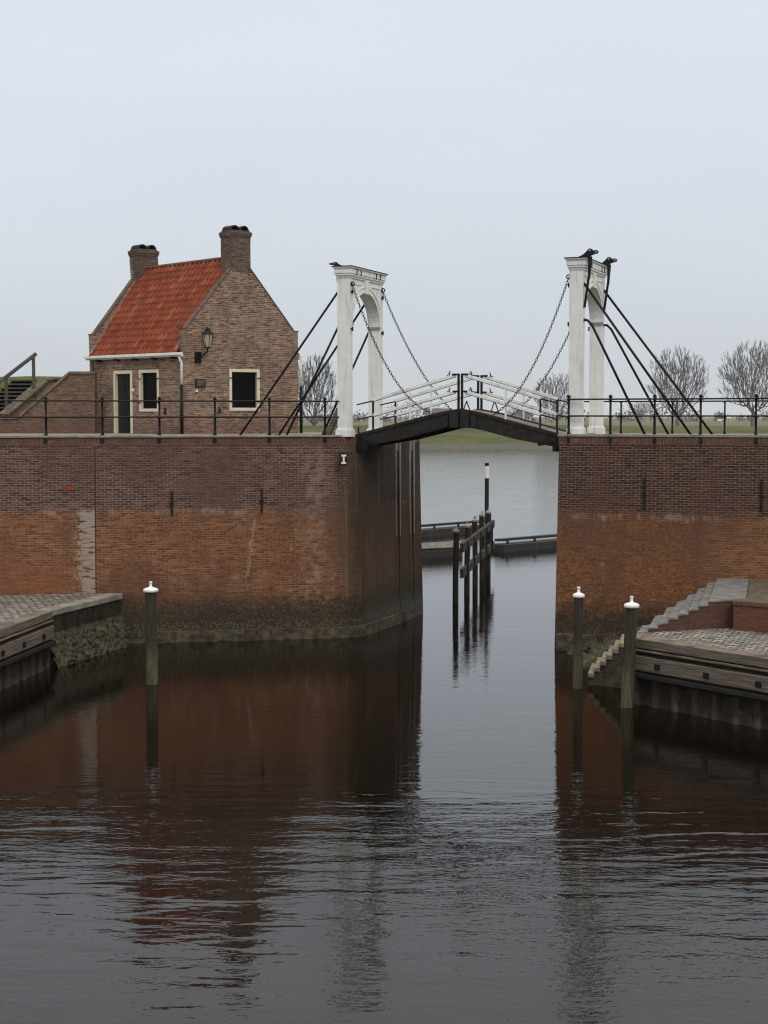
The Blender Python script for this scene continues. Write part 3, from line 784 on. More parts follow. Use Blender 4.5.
ngab = Vector((hg.y, -hg.x, 0))
if ngab.y > 0: ngab = -ngab
def side_st(px, py):
    p = on_plane(px, py, HA, nside); return (p-HA).dot(ha), p.z
def gab_st(px, py):
    p = on_plane(px, py, HA, ngab); return (p-HA).dot(hg), p.z
# gable profile
KZ = 9.04; par = .16
tl, tr = TR-.355, TR+.355
sl = (RZ - EZ)/TR
gz = lambda t: RZ + .05 - abs(t-TR)*(RZ+.05-KZ)/(TR-.18)
gout = [(0, HZ-.1), (GL, HZ-.1), (GL, KZ+.06), (GL-.16, KZ+.06), (tr, gz(tr)), (tr, RZ+.35), (tl, RZ+.35), (tl, gz(tl)), (.12, KZ+.02), (0, KZ+.02)]
# openings
s0, zt = side_st(113.6, 370.8); s1, _ = side_st(132.4, 371); door = (s1, s0, HZ-.09, zt)
a0, wt = side_st(139, 370); a1, wb = side_st(159.4, 411.6); swin = (a1, a0, wb, wt)
b0, gt = gab_st(229, 368.7); b1, gb = gab_st(259.7, 410.8); gwin = (b0, b1, gb, gt)
mb = MB(); TH = .15
holed([(0,HZ-.1),(SL,HZ-.1),(SL,EZ+.02),(0,EZ+.02)], [door, swin], lambda a, z: HP(a, 0, z), -nside, mb)
mb.add([HP(0,GL,HZ-.1), HP(SL,GL,HZ-.1), HP(SL,GL,EZ), HP(0,GL,EZ)], [(0,1,2,3)])
holed(gout, [gwin], lambda a, z: HP(0, a, z), -ngab, mb)
inner = [HP(TH, a, z) for a, z in gout]; n = len(gout)
mb.add([HP(0,a,z) for a, z in gout] + inner, [(i, (i+1)%n, n+(i+1)%n, n+i) for i in range(n)]); mb.add(inner, [tuple(range(n))])
q = [HP(SL, a, z) for a, z in gout]; q2 = [HP(SL-TH, a, z) for a, z in gout]
mb.add(q + q2, [tuple(range(n)), tuple(range(n, 2*n))] + [(i, (i+1)%n, n+(i+1)%n, n+i) for i in range(n)])
mb.build('wall', M['house'], house)
# dark copings on the gable slopes
mb = MB()
for s in (0, SL-TH):
    for (x0, x1) in ((.0, tl), (GL, tr)):
        d = 1 if x1 > x0 else -1
        k0 = x0 + d*(.12 if d > 0 else .16); za = KZ+.05 if d > 0 else KZ+.09
        p, q = HP(s+TH/2, k0, za), HP(s+TH/2, x1, gz(x1)+.03); nv = (q-p).normalized()
        up = ha.cross(nv); up = up if up.z > 0 else -up
        mb.box((p+q)/2, ((q-p).length, TH+.04, .035), nv, ha, up)
        mb.box(HP(s+TH/2, x0 + d*.07, za-.01), (.18, TH+.04, .035), hg, ha)
mb.build_pieces('gable_coping', M['chimney'], house)
# chimneys
for s in (.0, SL-.50):
    mb = MB()
    def sk(s0, s1, t0, t1, z0, z1): mb.hexa([HP(s0,t0,z0), HP(s1,t0,z0), HP(s1,t1,z0), HP(s0,t1,z0), HP(s0,t0,z1), HP(s1,t0,z1), HP(s1,t1,z1), HP(s0,t1,z1)])
    o = -.004 if s == 0 else .0
    zc_ = 0 if s == 0 else -.20
    sk(s+o, s+.50, TR-.36, TR+.36, RZ-.5, 12.12+zc_); sk(s-.02, s+.52, TR-.38, TR+.38, 12.12+zc_, 12.18+zc_); sk(s-.035, s+.535, TR-.395, TR+.395, 12.18+zc_, 12.30+zc_); sk(s+.01, s+.49, TR-.35, TR+.35, 12.30+zc_, 12.35+zc_)
    ch = mb.build('chimney', M['chimney'] if s else M['chimney'], house, bevel=.01)
    mb = MB()
    for tt in (TR-.18, TR+.18):       # arched clay cowls
        c = [HP(s+.05, tt, 12.34+zc_), HP(s+.45, tt, 12.34+zc_)]
        for i in range(10):
            a, b = math.pi*i/10, math.pi*(i+1)/10
            P_ = []
            for an, rr in ((a,.165), (b,.165), (b,.12), (a,.12)): P_.append(c[0] + hg*math.cos(an)*rr + UZ*math.sin(an)*rr*1.05)
            mb.extr(P_, c[1]-c[0])
    mb.build('chimney_cowl', M['black'], ch)
# roof: pantiles
def roof(sgn, t_e):
    mb = MB(); cols, rows = int(round((SL-2*TH+.1)/.215)), 14
    s_a, s_b = TH-.05, SL-TH+.05; nS = cols*8; slope_len = math.hypot(TR+.12, RZ-EZ+.1); rows_h = slope_len/rows
    nT = rows*5; te = t_e; z_e = EZ - .02; tr_ = TR; zr = RZ
    nv = Vector((0,0,1)); dvec = (HP(0, tr_, zr)-HP(0, te, z_e)).normalized(); nrm = ha.cross(dvec); nrm = nrm if nrm.z > 0 else -nrm
    vs = []; uvs = []
    for j in range(nT+1):
        k = j/nT; fr = (j % 5)/5.0 if j < nT else 0
        for i in range(nS+1):
            x = i/8.0; ph = x % 1.0
            h = (.050*math.sin(math.pi*min(1, ph/.62))) if ph < .62 else -.026*math.sin(math.pi*(ph-.62)/.38)
            hh = h + .034*(1-fr) + .012*pnoise(Vector((x*.7, j*.13, 5)))
            p = HP(s_a + (s_b-s_a)*i/nS, te + (tr_-te)*k, z_e + (zr-z_e)*k) + nrm*hh
            vs.append(p)
    W = nS+1; fs = []; fu = []
    for j in range(nT):
        for i in range(nS):
            fs.append((j*W+i, j*W+i+1, (j+1)*W+i+1, (j+1)*W+i)); 
            uu = lambda ii, jj: ((ii+.0)/8*.215, (jj)/5*.29)
            ci, cj = int(i/8), int(j/5)
            fu.append([(a_/8*.215, b_/5*.29) for a_, b_ in ((i+.02, j+.02), (i+.98, j+.02), (i+.98, j+.98), (i+.02, j+.98))])
    mb.add(vs, fs, fu)
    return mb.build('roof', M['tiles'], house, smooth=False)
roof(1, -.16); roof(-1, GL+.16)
mb = MB(); mb.tube([HP(TH, TR, RZ+.03), HP(SL-TH, TR, RZ+.03)], .065, 10); mb.build('ridge_tile', plain('ridge_clay', (.13,.06,.04), .85, .3, 8), house)
mb = MB()     # flashings beside the gables
for s in (TH+.0, SL-TH-.0):
    d = .04 if s < 1 else -.04
    mb.bar(HP(s+d, -.12, EZ+.10), HP(s+d, TR-.3, RZ-.36), .10, .05); 
mb.build_pieces('flashing', M['lead'], house)
# gutters, brackets, down pipes
for side in (0, 1):
    tt = -.20 if side == 0 else GL+.20; n_ = nside if side == 0 else -nside
    ext = -.12 if side == 0 else -.05
    p, q = HP(ext, 0 if side == 0 else GL, EZ-.04) + n_*.17, HP(SL+.10, 0 if side == 0 else GL, EZ-.04) + n_*.17
    mb = MB(); mb.bar(p, q, .17, .09); mb.bar(p + UZ*-.065 - n_*.06, q + UZ*-.065 - n_*.06, .08, .05); gu = mb.build('gutter', M['white'], house, bevel=.01)
    mb = MB()
    for i in range(5):
        c = HP(.35 + i*(SL-.6)/4.3, 0 if side == 0 else GL, EZ-.16) + n_*.10; mb.box(c, (.13, .2, .07), ha, n_)
    mb.build_pieces('gutter_bracket', M['black'], gu)
    base = HP(-.02, 0 if side == 0 else GL, 0) + n_*.07
    if side == 1: base = HP(-.05, GL, 0) + hg*.08
    mb = MB(); mb.tube([base + n_*.10 + UZ*(EZ-.08), base + n_*.09 + UZ*(EZ-.16), base + UZ*(EZ-.32), base + UZ*(7.27)], .045, 10); dp = mb.build('down_pipe', M['white'], house, smooth=True)
    mb = MB(); mb.tube([base + UZ*7.28, base + UZ*(HZ-.02)], .055, 10); mb.build('pipe_foot', M['black'], dp, smooth=True)
# joinery
def frame(mapf, hole, nrm, w, dep, mat, name, parent, rev=.05, bottom=True):
    a0, a1, b0, b1 = hole; mb = MB()
    def bx(x0, x1, z0, z1, d0, d1):
        c = [mapf(x0,z0), mapf(x1,z0), mapf(x1,z1), mapf(x0,z1)]; mb.add([p - nrm*d0 for p in c] + [p - nrm*d1 for p in c], [(0,1,2,3), (7,6,5,4), (0,4,5,1), (1,5,6,2), (2,6,7,3), (3,7,4,0)])
    e = .003
    bx(a0+e, a0+w, b0+e, b1-e, -.02, dep); bx(a1-w, a1-e, b0+e, b1-e, -.02, dep); bx(a0+w, a1-w, b1-w, b1-e, -.018, dep)
    if bottom: bx(a0+w, a1-w, b0+e, b0+w, -.03, dep)
    return mb.build(name, mat, parent)
ms = lambda a, z: HP(a, 0, z); mg = lambda a, z: HP(0, a, z)
def pane(mapf, h, nrm, w, d, mat, name, parent):
    a0, a1, b0, b1 = h; mb = MB(); c = [mapf(a0+w,b0+w), mapf(a1-w,b0+w), mapf(a1-w,b1-w), mapf(a0+w,b1-w)]
    mb.add([p - nrm*d for p in c] + [p - nrm*(d+.02) for p in c], [(0,1,2,3), (7,6,5,4), (0,4,5,1), (1,5,6,2), (2,6,7,3), (3,7,4,0)]); return mb.build(name, mat, parent)
w1 = frame(ms, swin, nside, .10, .12, M['cream'], 'window', house); pane(ms, swin, nside, .09, .09, M['glass'], 'pane', w1)
w2 = frame(mg, gwin, ngab, .10, .12, M['cream'], 'window', house); pane(mg, gwin, ngab, .09, .09, M['glass'], 'pane', w2)
for (wf, h, mp, nn) in ((w1, swin, ms, nside), (w2, gwin, mg, ngab)):   # hinges of the shutters
    mb = MB()
    for a in (h[0]+.05, h[1]-.05):
        for z in (h[2]+.3, h[3]-.3): mb.box(mp(a, z) + nn*.03, (.12, .03, .03), ha if nn is nside else hg, nn)
    mb.build_pieces('hinge', M['black'], wf)
dframe = frame(ms, (door[0], door[1], HZ-.05, door[3]), nside, .11, .12, M['cream'], 'door_frame', house, bottom=False)
mb = MB(); c = [ms(door[0]+.10, HZ-.04), ms(door[1]-.10, HZ-.04), ms(door[1]-.10, door[3]-.1), ms(door[0]+.10, door[3]-.1)]
mb.extr([p - nside*.12 for p in c], nside*.03)
dr = mb.build('door', M['door'], house); mb = MB()
for i in range(5): mb.box(ms(door[0]+.14+i*.1, (HZ+door[3])/2) - nside*.085, (.015, .012, 1.9), ha, nside)
mb.build('door_boards', M['door'], dr)
def on_side(px, py): a, z = side_st(px, py); return ms(a, z)
def on_gab(px, py): a, z = gab_st(px, py); return mg(a, z)
mb = MB(); mb.box(on_side(119.5, 365.5) + nside*.02, (.42, .03, .10), ha, nside); mb.build('name_board', M['lead'], house)
mb = MB(); mb.box(on_side(133.8, 390) + nside*.03, (.09, .05, .09), ha, nside); mb.build('door_bell', M['signwhite'], house)
mb = MB(); mb.box(on_gab(196.3, 390.8) + ngab*.03, (.07, .05, .07), hg, ngab); mb.build('gable_light', M['signwhite'], house)
mb = MB(); mb.bar(on_gab(218.5, 407) + ngab*.04, on_gab(219.5, 412) + ngab*.05, .04, .04); mb.box(on_gab(219, 412.3) + ngab*.05, (.11, .05, .03), hg, ngab); mb.build('iron_hook', M['black'], house)
mb = MB(); mb.box(on_side(166, 411) + nside*.04, (.03, .05, .22), ha, nside); mb.box(on_side(165.3, 412.5) + nside*.04, (.10, .05, .03), ha, nside); mb.build('iron_hook', M['black'], house)
# plaque on the gable
pc = on_gab(199.9, 383.2)
root = thing('wall_plaque', pc, 'small dark plaque with lines of faint lettering on the gable under the lantern', 'plaque')
mb = MB(); mb.box(pc + ngab*.025, (.37, .05, .27), hg, ngab*-1); mb.build('plate', M['darktar'], root, bevel=.005)
random.seed(5); mb = MB()
for r_ in range(3):
    x = -.14
    while x < .12:
        w_ = random.uniform(.015, .04); mb.box(pc + ngab*.053 + hg*(x+w_/2) + UZ*(.07-r_*.065), (w_, .006, .028), hg, ngab*-1); x += w_ + .016
mb.build('lettering', M['lead'], root)
# lantern
lc = on_gab(202.3, 341) + ngab*.34
root = thing('wall_lantern', on_gab(200, 352), 'old street lantern on a curled black bracket at the gable of the brick house', 'lantern')
mb = MB(); b = on_gab(197.5, 357.5)
mb.tube([b + ngab*.02, b + ngab*.16 - UZ*.03, b + ngab*.30 + UZ*.03, lc - UZ*.34 , lc - UZ*.22], .028, 8)
mb.box(b + ngab*.03 + UZ*.0, (.22, .06, .36), hg, ngab); mb.tube([b + ngab*.05 + UZ*.1, b + ngab*.24 + UZ*.14], .02, 6)
mb.build('bracket', M['black'], root)
mb = MB(); mb.lathe(lc, [(.10,-.21), (.165,.20)], 6); mb.build('glass', M['lampglass'], root)
mb = MB(); mb.lathe(lc, [(.12,-.25), (.12,-.205)], 6); mb.lathe(lc, [(.195,.195), (.19,.22), (.10,.30), (.08,.31), (.08,.36), (.05,.375), (.03,.42), (.012,.44)], 6)
for k in range(6):
    a = 2*math.pi*k/6; d = Vector((math.cos(a), math.sin(a), 0)); mb.tube([lc + d*.105 - UZ*.21, lc + d*.172 + UZ*.2], .011, 5)
mb.build('lantern_frame', M['black'], root)

# ------------------------------------------------------------------ yard walls, stairs and rampart on the far left
root = thing('yard_wall', (-11.5, 52.2, ZL), 'low brown brick wall adjoining the house, its sloping end beside the stairs', 'wall')
def yp(px, py, Y): return at_y(px, py, Y)
mb = MB(); Yw = 52.3
pts = [yp(95, 440, Yw), yp(95, 373.5, Yw), yp(69.5, 373.5, Yw), yp(18, 418.5, Yw), yp(-40, 418.5, Yw), yp(-40, 440, Yw)]
mb.extr([Vector((p.x, p.y, p.z)) for p in pts], Vector((0,.35,0))); mb.build('brickwork', M['yardbrick'], root)
mb = MB()
for p, q in ((pts[1], pts[2]), (pts[2], pts[3]), (pts[3], pts[4])):
    mb.bar(p + Vector((0,.17,.03)), q + Vector((0,.17,.03)), .45, .08)
mb.build('coping', M['coping'] if False else mat_stone('old_brick_coping', (.22,.17,.125), (.12,.09,.065), (.07,.06,.035), 3), root)
root = thing('stair_wall', (-12.5, 54, ZL), 'sloping brown brick side wall of the stairs up to the rampart', 'wall')
a, b, c_, d = yp(2, 416, 53.1), yp(43, 381, 55.6), yp(64, 378.5, 56.2), yp(92, 378.5, 56.2)
mb = MB()
for p, q in ((a, b), (b, c_), (c_, d)):
    mb.hexa([Vector((p.x,p.y,ZL-.1)), Vector((q.x,q.y,ZL-.1)), Vector((q.x,q.y+.35,ZL-.1)), Vector((p.x,p.y+.35,ZL-.1)), p, q, q+Vector((0,.35,0)), p+Vector((0,.35,0))])
mb.build('brickwork', mat_housebrick('stair_wall_brick', (.30,.20,.14), (.19,.125,.085), (.30,.25,.19)), root)
mb = MB()
for p, q in ((a, b), (b, c_), (c_, d)): mb.bar(p + Vector((0,.17,.03)), q + Vector((0,.17,.03)), .42, .07)
mb.build('coping', M['slab'], root)
root = thing('outdoor_stairs', (-13.5, 54, ZL), 'dark timber stairs climbing the grassy rampart behind the sloping wall', 'stairs')
nst = 11
for i in range(nst):
    k = i/(nst-1); px, py, Y = -6 + 46*k, 418 - 39*k, 53.4 + 2.7*k
    p = yp(px, py, Y); mb = MB(); mb.box((p.x - .35, p.y+.2, p.z - .05), (1.5, .42, .055)); st_ = mb.build('step', M['oldrail'], root); mb = MB(); mb.box((p.x-.35, p.y+.36, p.z-.14), (1.46, .05, .22)); mb.build('riser', M['stepdark'], st_)
mb = MB(); p, q = yp(-6, 422, 53.5), yp(40, 383, 56.2); mb.bar(p + Vector((-1.05,.2,-.06)), q + Vector((-1.05,.2,-.06)), .06, .25); mb.bar(p + Vector((.35,.2,-.06)), q + Vector((.35,.2,-.06)), .06, .25); mb.build_pieces('stringer', M['oldrail'], root)
hr = thing('handrail', yp(6, 405, 54.4), 'grey wooden handrail on two posts slanting up beside the stairs', 'handrail')
mb = MB(); mb.bar(yp(-14, 392.5, 53.5), yp(36, 353.8, 55.2), .09, .12); mb.build('rail', M['oldrail'], hr, bevel=.01)
for px, y0, y1, Y in ((33.4, 356, 384, 55.1), (6.2, 377, 408, 54.1)):
    p, q = yp(px, y0, Y), yp(px, y1, Y); mb = MB(); mb.box((p.x, p.y, (p.z+q.z-.5)/2), (.10, .10, p.z-q.z+.5)); mb.build('post', M['oldrail'], hr)
# rampart mound
mb = MB(); nx_, ny_ = 40, 14; vs = []
for j in range(ny_+1):
    for i in range(nx_+1):
        x = -40 + 31.5*i/nx_; y = 53.6 + 12*j/ny_
        fx = min(1, max(0, (-9.2 - x)/2.5)); fy = min(1, max(0, (y-53.6)/4.0)); fy = fy*fy*(3-2*fy); fb = min(1, max(0, (65.6-y)/4))
        vs.append((x, y, ZL - .3 + 2.32*fx*fy*fb + .09*pnoise(Vector((x*.9, y*.9, 0)))))
mb.add(vs, [(j*(nx_+1)+i, j*(nx_+1)+i+1, (j+1)*(nx_+1)+i+1, (j+1)*(nx_+1)+i) for j in range(ny_) for i in range(nx_)])
struct(mb.build('grass_rampart', M['grass'], smooth=True))

# ------------------------------------------------------------------ lower quays
def quay(root, poly, z, edges, cob=True):
    mb = MB(); mb.prism([(p.x, p.y) for p in poly], -1.6, z-.03); mb.build('core', M['rough_stone'], root)
    mb = MB(); mb.prism([(p.x, p.y) for p in poly], z-.03, z); mb.build('cobbled_surface', M['cobbles'], root)
zq = 1.40
q0 = at_z(121, 594.5, zq); q1 = at_z(48, 612, zq); q2 = at_z(0, 629.5, zq); q3 = q2 + (q2-q1).normalized()*7
qw = corner + wl_dir*5.6
root = thing('landing_quay', (-10, 39, 0), 'low cobbled landing quay with timber beams below the left wall', 'quay')
poly = [Vector((q0.x, q0.y+.35, 0)), q0, q1, q2, q3, q3 + Vector((-16,0,0)), corner + wl_dir*22 + Vector((0,.3,0))]
quay(root, poly, zq, None)
def edge_bar(mb, p, q, z0, z1, out, inn):
    p = Vector((p.x,p.y,0)); q = Vector((q.x,q.y,0)); d = (q-p).normalized(); n = Vector((-d.y, d.x, 0))
    if n.dot(Vector((0,0,0)) - p) < 0 and abs(p.x) > 0: n = -n
    c = [p + n*out, q + n*out, q - n*inn, p - n*inn]
    mb.hexa([x + UZ*z0 for x in c] + [x + UZ*z1 for x in c]); return n
mb = MB(); edge_bar(mb, q0, q1, zq-.12, zq+.03, .05, .38); mb.build('coping', M['coping'], root, bevel=.015)
mb = MB(); n_ = edge_bar(mb, q0, q1, -1, zq-.12, .0, .2); mb.build('rubble_face', M['rough_stone'], root)
# rough stones at the waterline
mb = MB(); dq = (q1-q0); dq.z = 0; Lq = dq.length; dq.normalize(); nn = Vector((dq.y, -dq.x, 0)); nn = nn if nn.x > 0 else -nn
NI, NJ = 110, 30; vs = []
for j in range(NJ+1):
    for i in range(NI+1):
        k = j/NJ; z = .85 - 1.25*k; p = Vector((q0.x, q0.y, 0)) + dq*(Lq*i/NI)
        o = .02 + .34*k**1.2 + .09*(pnoise(Vector((i*.33, j*.42, 0))) + .6*pnoise(Vector((i*.8, j*1.0, 4))))*min(1, k*4) 
        vs.append(p + nn*max(.01, o) + UZ*(z + .04*pnoise(Vector((i*.3, j*.3, 9)))))
mb.add(vs, [(j*(NI+1)+i, j*(NI+1)+i+1, (j+1)*(NI+1)+i+1, (j+1)*(NI+1)+i) for j in range(NJ) for i in range(NI)])
mb.build('rubble_foot', M['rough_stone'], root)
def timber_front(root, p, q, z, bolts=()):
    d = (Vector((q.x,q.y,0))-Vector((p.x,p.y,0))); L = d.length; d.normalize(); n = Vector((d.y, -d.x, 0)); n = n if n.dot(-p) > 0 else -n
    P0 = Vector((p.x,p.y,0))
    def bb(z0, z1, o0, o1, mat, name, s0=0, s1=None, bev=.012):
        mb = MB(); s1_ = L if s1 is None else s1
        c = [P0+d*s0+n*o1, P0+d*s1_+n*o1, P0+d*s1_+n*o0, P0+d*s0+n*o0]; mb.hexa([x+UZ*z0 for x in c]+[x+UZ*z1 for x in c]); return mb.build(name, mat, root, bevel=bev)
    bb(z-.16, z+.035, -.30, .12, M['wale'], 'cap_beam'); bb(z-.30, z-.18, -.05, .07, M['darktar'], 'gap_shade')  # recessed dark strip stands in for shade in the gap under the cap beam
    w = bb(z-.64, z-.33, -.02, .16, M['wale'], 'wale'); bb(z-.80, z-.70, -.05, .20, M['darktar'], 'lower_wale'); bb(z-.235, z-.19, -.05, .15, M['wale'], 'strip')
    # sheet piling: trapezoid corrugation
    mb = MB(); pit = .55; x = 0; pts = []
    while x < L:
        pts += [(x, .02), (x+.14, .02), (x+.17, -.03), (x+.52, -.03)]; x += pit
    pts = [(a, b) for a, b in pts if a <= L]
    vs = []
    for a, b in pts: vs += [P0+d*a+n*(b+.03)+UZ*-1.4, P0+d*a+n*(b+.03)+UZ*(z-.7)]
    mb.add(vs, [(2*i, 2*i+2, 2*i+3, 2*i+1) for i in range(len(pts)-1)]); mb.build('sheet_piling', M['sheet'], root)
    mb = MB(); x = .8
    while x < L: mb.box(P0+d*x+n*.18+UZ*(z-.50), (.12,.05,.12), d, n); x += 1.35
    mb.build('bolt', M['black'], w)
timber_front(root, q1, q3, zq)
# right quay
zr_ = 1.42
e1 = at_z(635.5, 639, zr_); e2 = at_z(768, 659.5, zr_); de = (e2-e1).normalized(); e3 = e1 + de*9
bk = r0 + rd*14
root = thing('landing_quay', (8, 35, 0), 'low cobbled landing quay edged with timber below the right wall', 'quay')
wq = at_y(716, 600, 40.3); poly = [e1, e3, Vector((e3.x+6, e3.y+2, 0)), bk + Vector((0,.05,0)), Vector((wq.x, 40.9, 0)), Vector((wq.x-.1, 39.6, 0)), Vector((e1.x+.25, e1.y+1.25, 0))]
mb = MB(); mb.prism([(p.x, p.y) for p in poly], -1.6, zr_-.03); mb.build('core', M['rough_stone'], root)
mb = MB(); mb.prism([(p.x, p.y) for p in poly], zr_-.03, zr_); mb.build('cobbled_surface', M['cobbles'], root)
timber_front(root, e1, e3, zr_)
# wide stone steps rising to the right on the quay
sf = at_y(638, 640, 34.5); st0 = Vector((sf.x, 34.5, 0)); s9 = at_y(718, 640, 35.25); s9.z = 0; ns = 8
dS = (s9 - st0); run = dS.length/ns; dS.normalize(); zl = 2.08; vS = Vector((.245,.97,0)).normalized()
root = thing('stone_steps', st0 + dS*1.2, 'wide worn stone steps rising beside the right wall to a raised landing', 'steps')
rs = random.Random(4)
for i in range(ns):
    a = st0 + dS*run*i; z1 = zr_ + .03 + (zl-zr_-.03)*i/(ns-1); endr = run if i < ns-1 else 1.0
    b = a + dS*endr; f0 = 1.0 + 4.2*(i/(ns-1))**.72; far = min(5.1, f0)
    a2, b2 = a + vS*far, b + vS*min(5.1, far + .3); j0, j1 = rs.uniform(-.012,.012), rs.uniform(-.012,.012)
    mb = MB(); mb.hexa([a-vS*.03+UZ*(z1-.06), b-vS*.03+UZ*(z1-.06), b2+UZ*(z1-.06), a2+UZ*(z1-.06), a-vS*.03+UZ*(z1+j0), b-vS*.03+UZ*(z1+j1), b2+UZ*(z1+j1), a2+UZ*(z1-j0)])
    tr_ = mb.build('step', M['step'], root, bevel=.018)
    mb2 = MB(); a_ = a + dS*.004
    mb2.hexa([a_+UZ*-.6, b+UZ*-.6, b2-vS*.01+UZ*-.6, a2-vS*.01+UZ*-.6, a_+UZ*(z1-.06), b+UZ*(z1-.06), b2-vS*.01+UZ*(z1-.06), a2-vS*.01+UZ*(z1-.06)])
    mb2.build('riser_core', M['dark_red'], tr_)
lf = st0 + dS*(run*(ns-1)+1.0); kk0 = at_y(733, 640, 34.95); kk1 = at_y(768, 640, 34.45); kk0.z = kk1.z = 0; dk = (kk1-kk0).normalized(); a = kk0
def landing(z0, z1, o):
    p = [a - vS*o + dk*(-o), a + dk*9 - vS*o, a + dk*9 + vS*5.2, lf + vS*5.1 + dS*.01, lf + vS*.35 + dS*.01 , a + vS*.35 - dk*.0]
    return p
mb = MB(); p = landing(0,0,0); mb.prism([(q.x,q.y) for q in p], zr_-.02, zl-.08); mb.build('landing_wall', mat_housebrick('red_landing_brick', (.17,.048,.03), (.07,.028,.022), (.11,.08,.06)), root)
mb = MB(); mb.prism([(q.x,q.y) for q in p[:1]+p[1:]], zl-.08, zl-.01); sl2 = mb.build('landing_slab', M['slab'], root, bevel=.02)
mb = MB(); q0_ = a - vS*.03; mb.hexa([x+UZ*z for z in (zl-.09, zl+.01) for x in (q0_ - dk*.02, q0_+dk*9, q0_+dk*9+vS*.24, q0_+vS*.24-dk*.02)]); mb.build('brick_edge', M['soldier'], root, bevel=.012)
# steps down to the water on the left of the quay
root = thing('water_steps', Vector((5.4, 36, 0)), 'short mossy stone steps going down into the water left of the right quay', 'steps')
mb = MB(); mb2 = MB(); n5 = 6; A0 = at_y(625, 640, 35.35); A1 = at_y(588, 640, 35.9); A0.z = A1.z = 0; dd = (A1-A0)/n5; vD = Vector((.20,.98,0)).normalized()
for i in range(n5):
    z1 = 1.06 - i*.155; a = A0 + dd*i; b = A0 + dd*(i+1); far = 1.5
    mb.hexa([p+UZ*z for z in (z1-.11, z1) for p in (b, a, a+vD*far, b+vD*far)])
    mb2.hexa([p+UZ*z for z in (-.6, z1-.11) for p in (b+vD*.05-dd*.003, a+vD*.05, a+vD*far, b+vD*far-dd*.003)])
mb.build('tread', mat_stone('worn_step_stone', (.32,.28,.20), (.17,.145,.10), (.09,.08,.045), 4), root, bevel=.015); mb2.build('riser_core', M['rough_stone'], root)
mb = MB(); a = A0 - dd*1.2; mb.hexa([p+UZ*z for z in (-.6, 1.10) for p in (A0+vD*0, a, a+vD*1.6, A0+vD*1.6)]); mb.build('side_wall', M['rough_stone'], root)
# rubble between steps and wall
root = thing('rubble_bank', Vector((5.9, 39.5, 0)), 'dark mossy rubble at the foot of the right wall behind the water steps', 'rubble')
mb = MB(); random.seed(8)
for i in range(120):
    k = random.random(); j = random.random(); r_ = random.uniform(.08, .22)
    p = Vector((4.9 + 1.9*k, 38.2 + 2.6*j, -.1 + .75*k*(.5+.5*j)))
    mb.lathe(p, [(r_*.3,-r_*.8), (r_*.9,-r_*.3), (r_,.1*r_), (r_*.6,r_*.6), (r_*.2,r_*.75)], 7)
ob = mb.build('stones', M['rough_stone'], root)
for vtx in ob.data.vertices: vtx.co += Vector((pnoise(vtx.co*5), pnoise(vtx.co*5+Vector((9,0,0))), pnoise(vtx.co*5+Vector((0,9,0)))))*.08

# ------------------------------------------------------------------ mooring piles
def moor(px, wy, ty, r, label, lean=(0,0), cap=.16):
    b = at_z(px, wy, 0); ztop = at_y(px, ty, b.y).z
    root = thing('mooring_pile', b, label, 'mooring pile', 'white capped mooring piles')
    top = b + Vector((lean[0], lean[1], ztop)); mb = MB(); N = 9; pts = []; rs = []
    for i in range(N+1):
        k = i/N; pts.append((b - UZ*.9).lerp(top, k)); rs.append(r*(1.0 + .04*pnoise(Vector((px, i*.9, 0)))) * (1.03 - .08*k))
    mb.tube(pts, rs, 14); mb.build('shaft', M['pile'], root, smooth=False)
    mb = MB(); mb.lathe(top, [(r*1.22,-.01), (r*1.25,.03), (r*1.2,.06), (r*.8,.085), (.05,.10), (.035,.12), (.03,.20), (.045,.215), (.03,.235)], 16)
    mb.build('cap', M['signwhite'], root, smooth=True)
    return root
moor(152.5, 684, 591.5, .142, 'white capped mooring pile standing alone before the left quay wall', (-.02,0))
moor(577.5, 688, 597, .112, 'slimmer white capped mooring pile beside the right pier corner', (.01,0))
moor(625.5, 707, 607, .135, 'thicker leaning white capped mooring pile at the right quay corner', (.11,0))

# ------------------------------------------------------------------ guide piles in the passage
root = thing('guide_fender', Vector((3.3, 56.6, 0)), 'row of dark piles joined by mossy walings out in the passage', 'fender')
Ys = [51.6, 54.1, 56.7, 59.3, 61.9]; pxs = [455.6, 467, 475.2, 482, 488.2]; tz = [2.42, 2.40, 2.42, 2.45, 2.40]
PP = []
random.seed(2)
for Y, px, z in zip(Ys, pxs, tz):
    b = at_y(px, 560, Y); b.z = 0; PP.append(b); mb = MB()
    mb.tube([b - UZ*1, b + UZ*1, b + UZ*z + Vector((random.uniform(-.03,.03),0,0))], [.105,.10,.098], 10); pi = mb.build('pile', M['pile_dark'], root)
    mb = MB(); mb.lathe(b + UZ*z, [(.12,-.02), (.12,.04), (.07,.09), (.03,.10), (.025,.18), (.01,.2)], 10); mb.build('pile_cap', M['lead'], pi)
for z, mt in ((1.88, 'mosswood'), (1.02, 'mosswood')):
    mb = MB(); p, q = PP[0] + Vector((.20,-.1,z)), PP[-1] + Vector((.26, .9, z+.03)); mb.bar(p, q, .12, .30); mb.build('waling', M[mt], root, bevel=.01)
mb = MB()
for i in range(5):
    k = (i+.5)/5; p = (PP[0] + Vector((.27,0,0))).lerp(PP[-1] + Vector((.30,.7,0)), k); mb.box(p + UZ*1.42, (.07, .30, 1.15))
mb.build_pieces('fender_board', M['pile_dark'], root)
b = at_y(486.6, 540, 63.4); b.z = 0
root = thing('marker_pole', b, 'tall dark marker pole with white band behind the pile row', 'pole')
zt0 = at_y(486.6, 463, 63.4).z
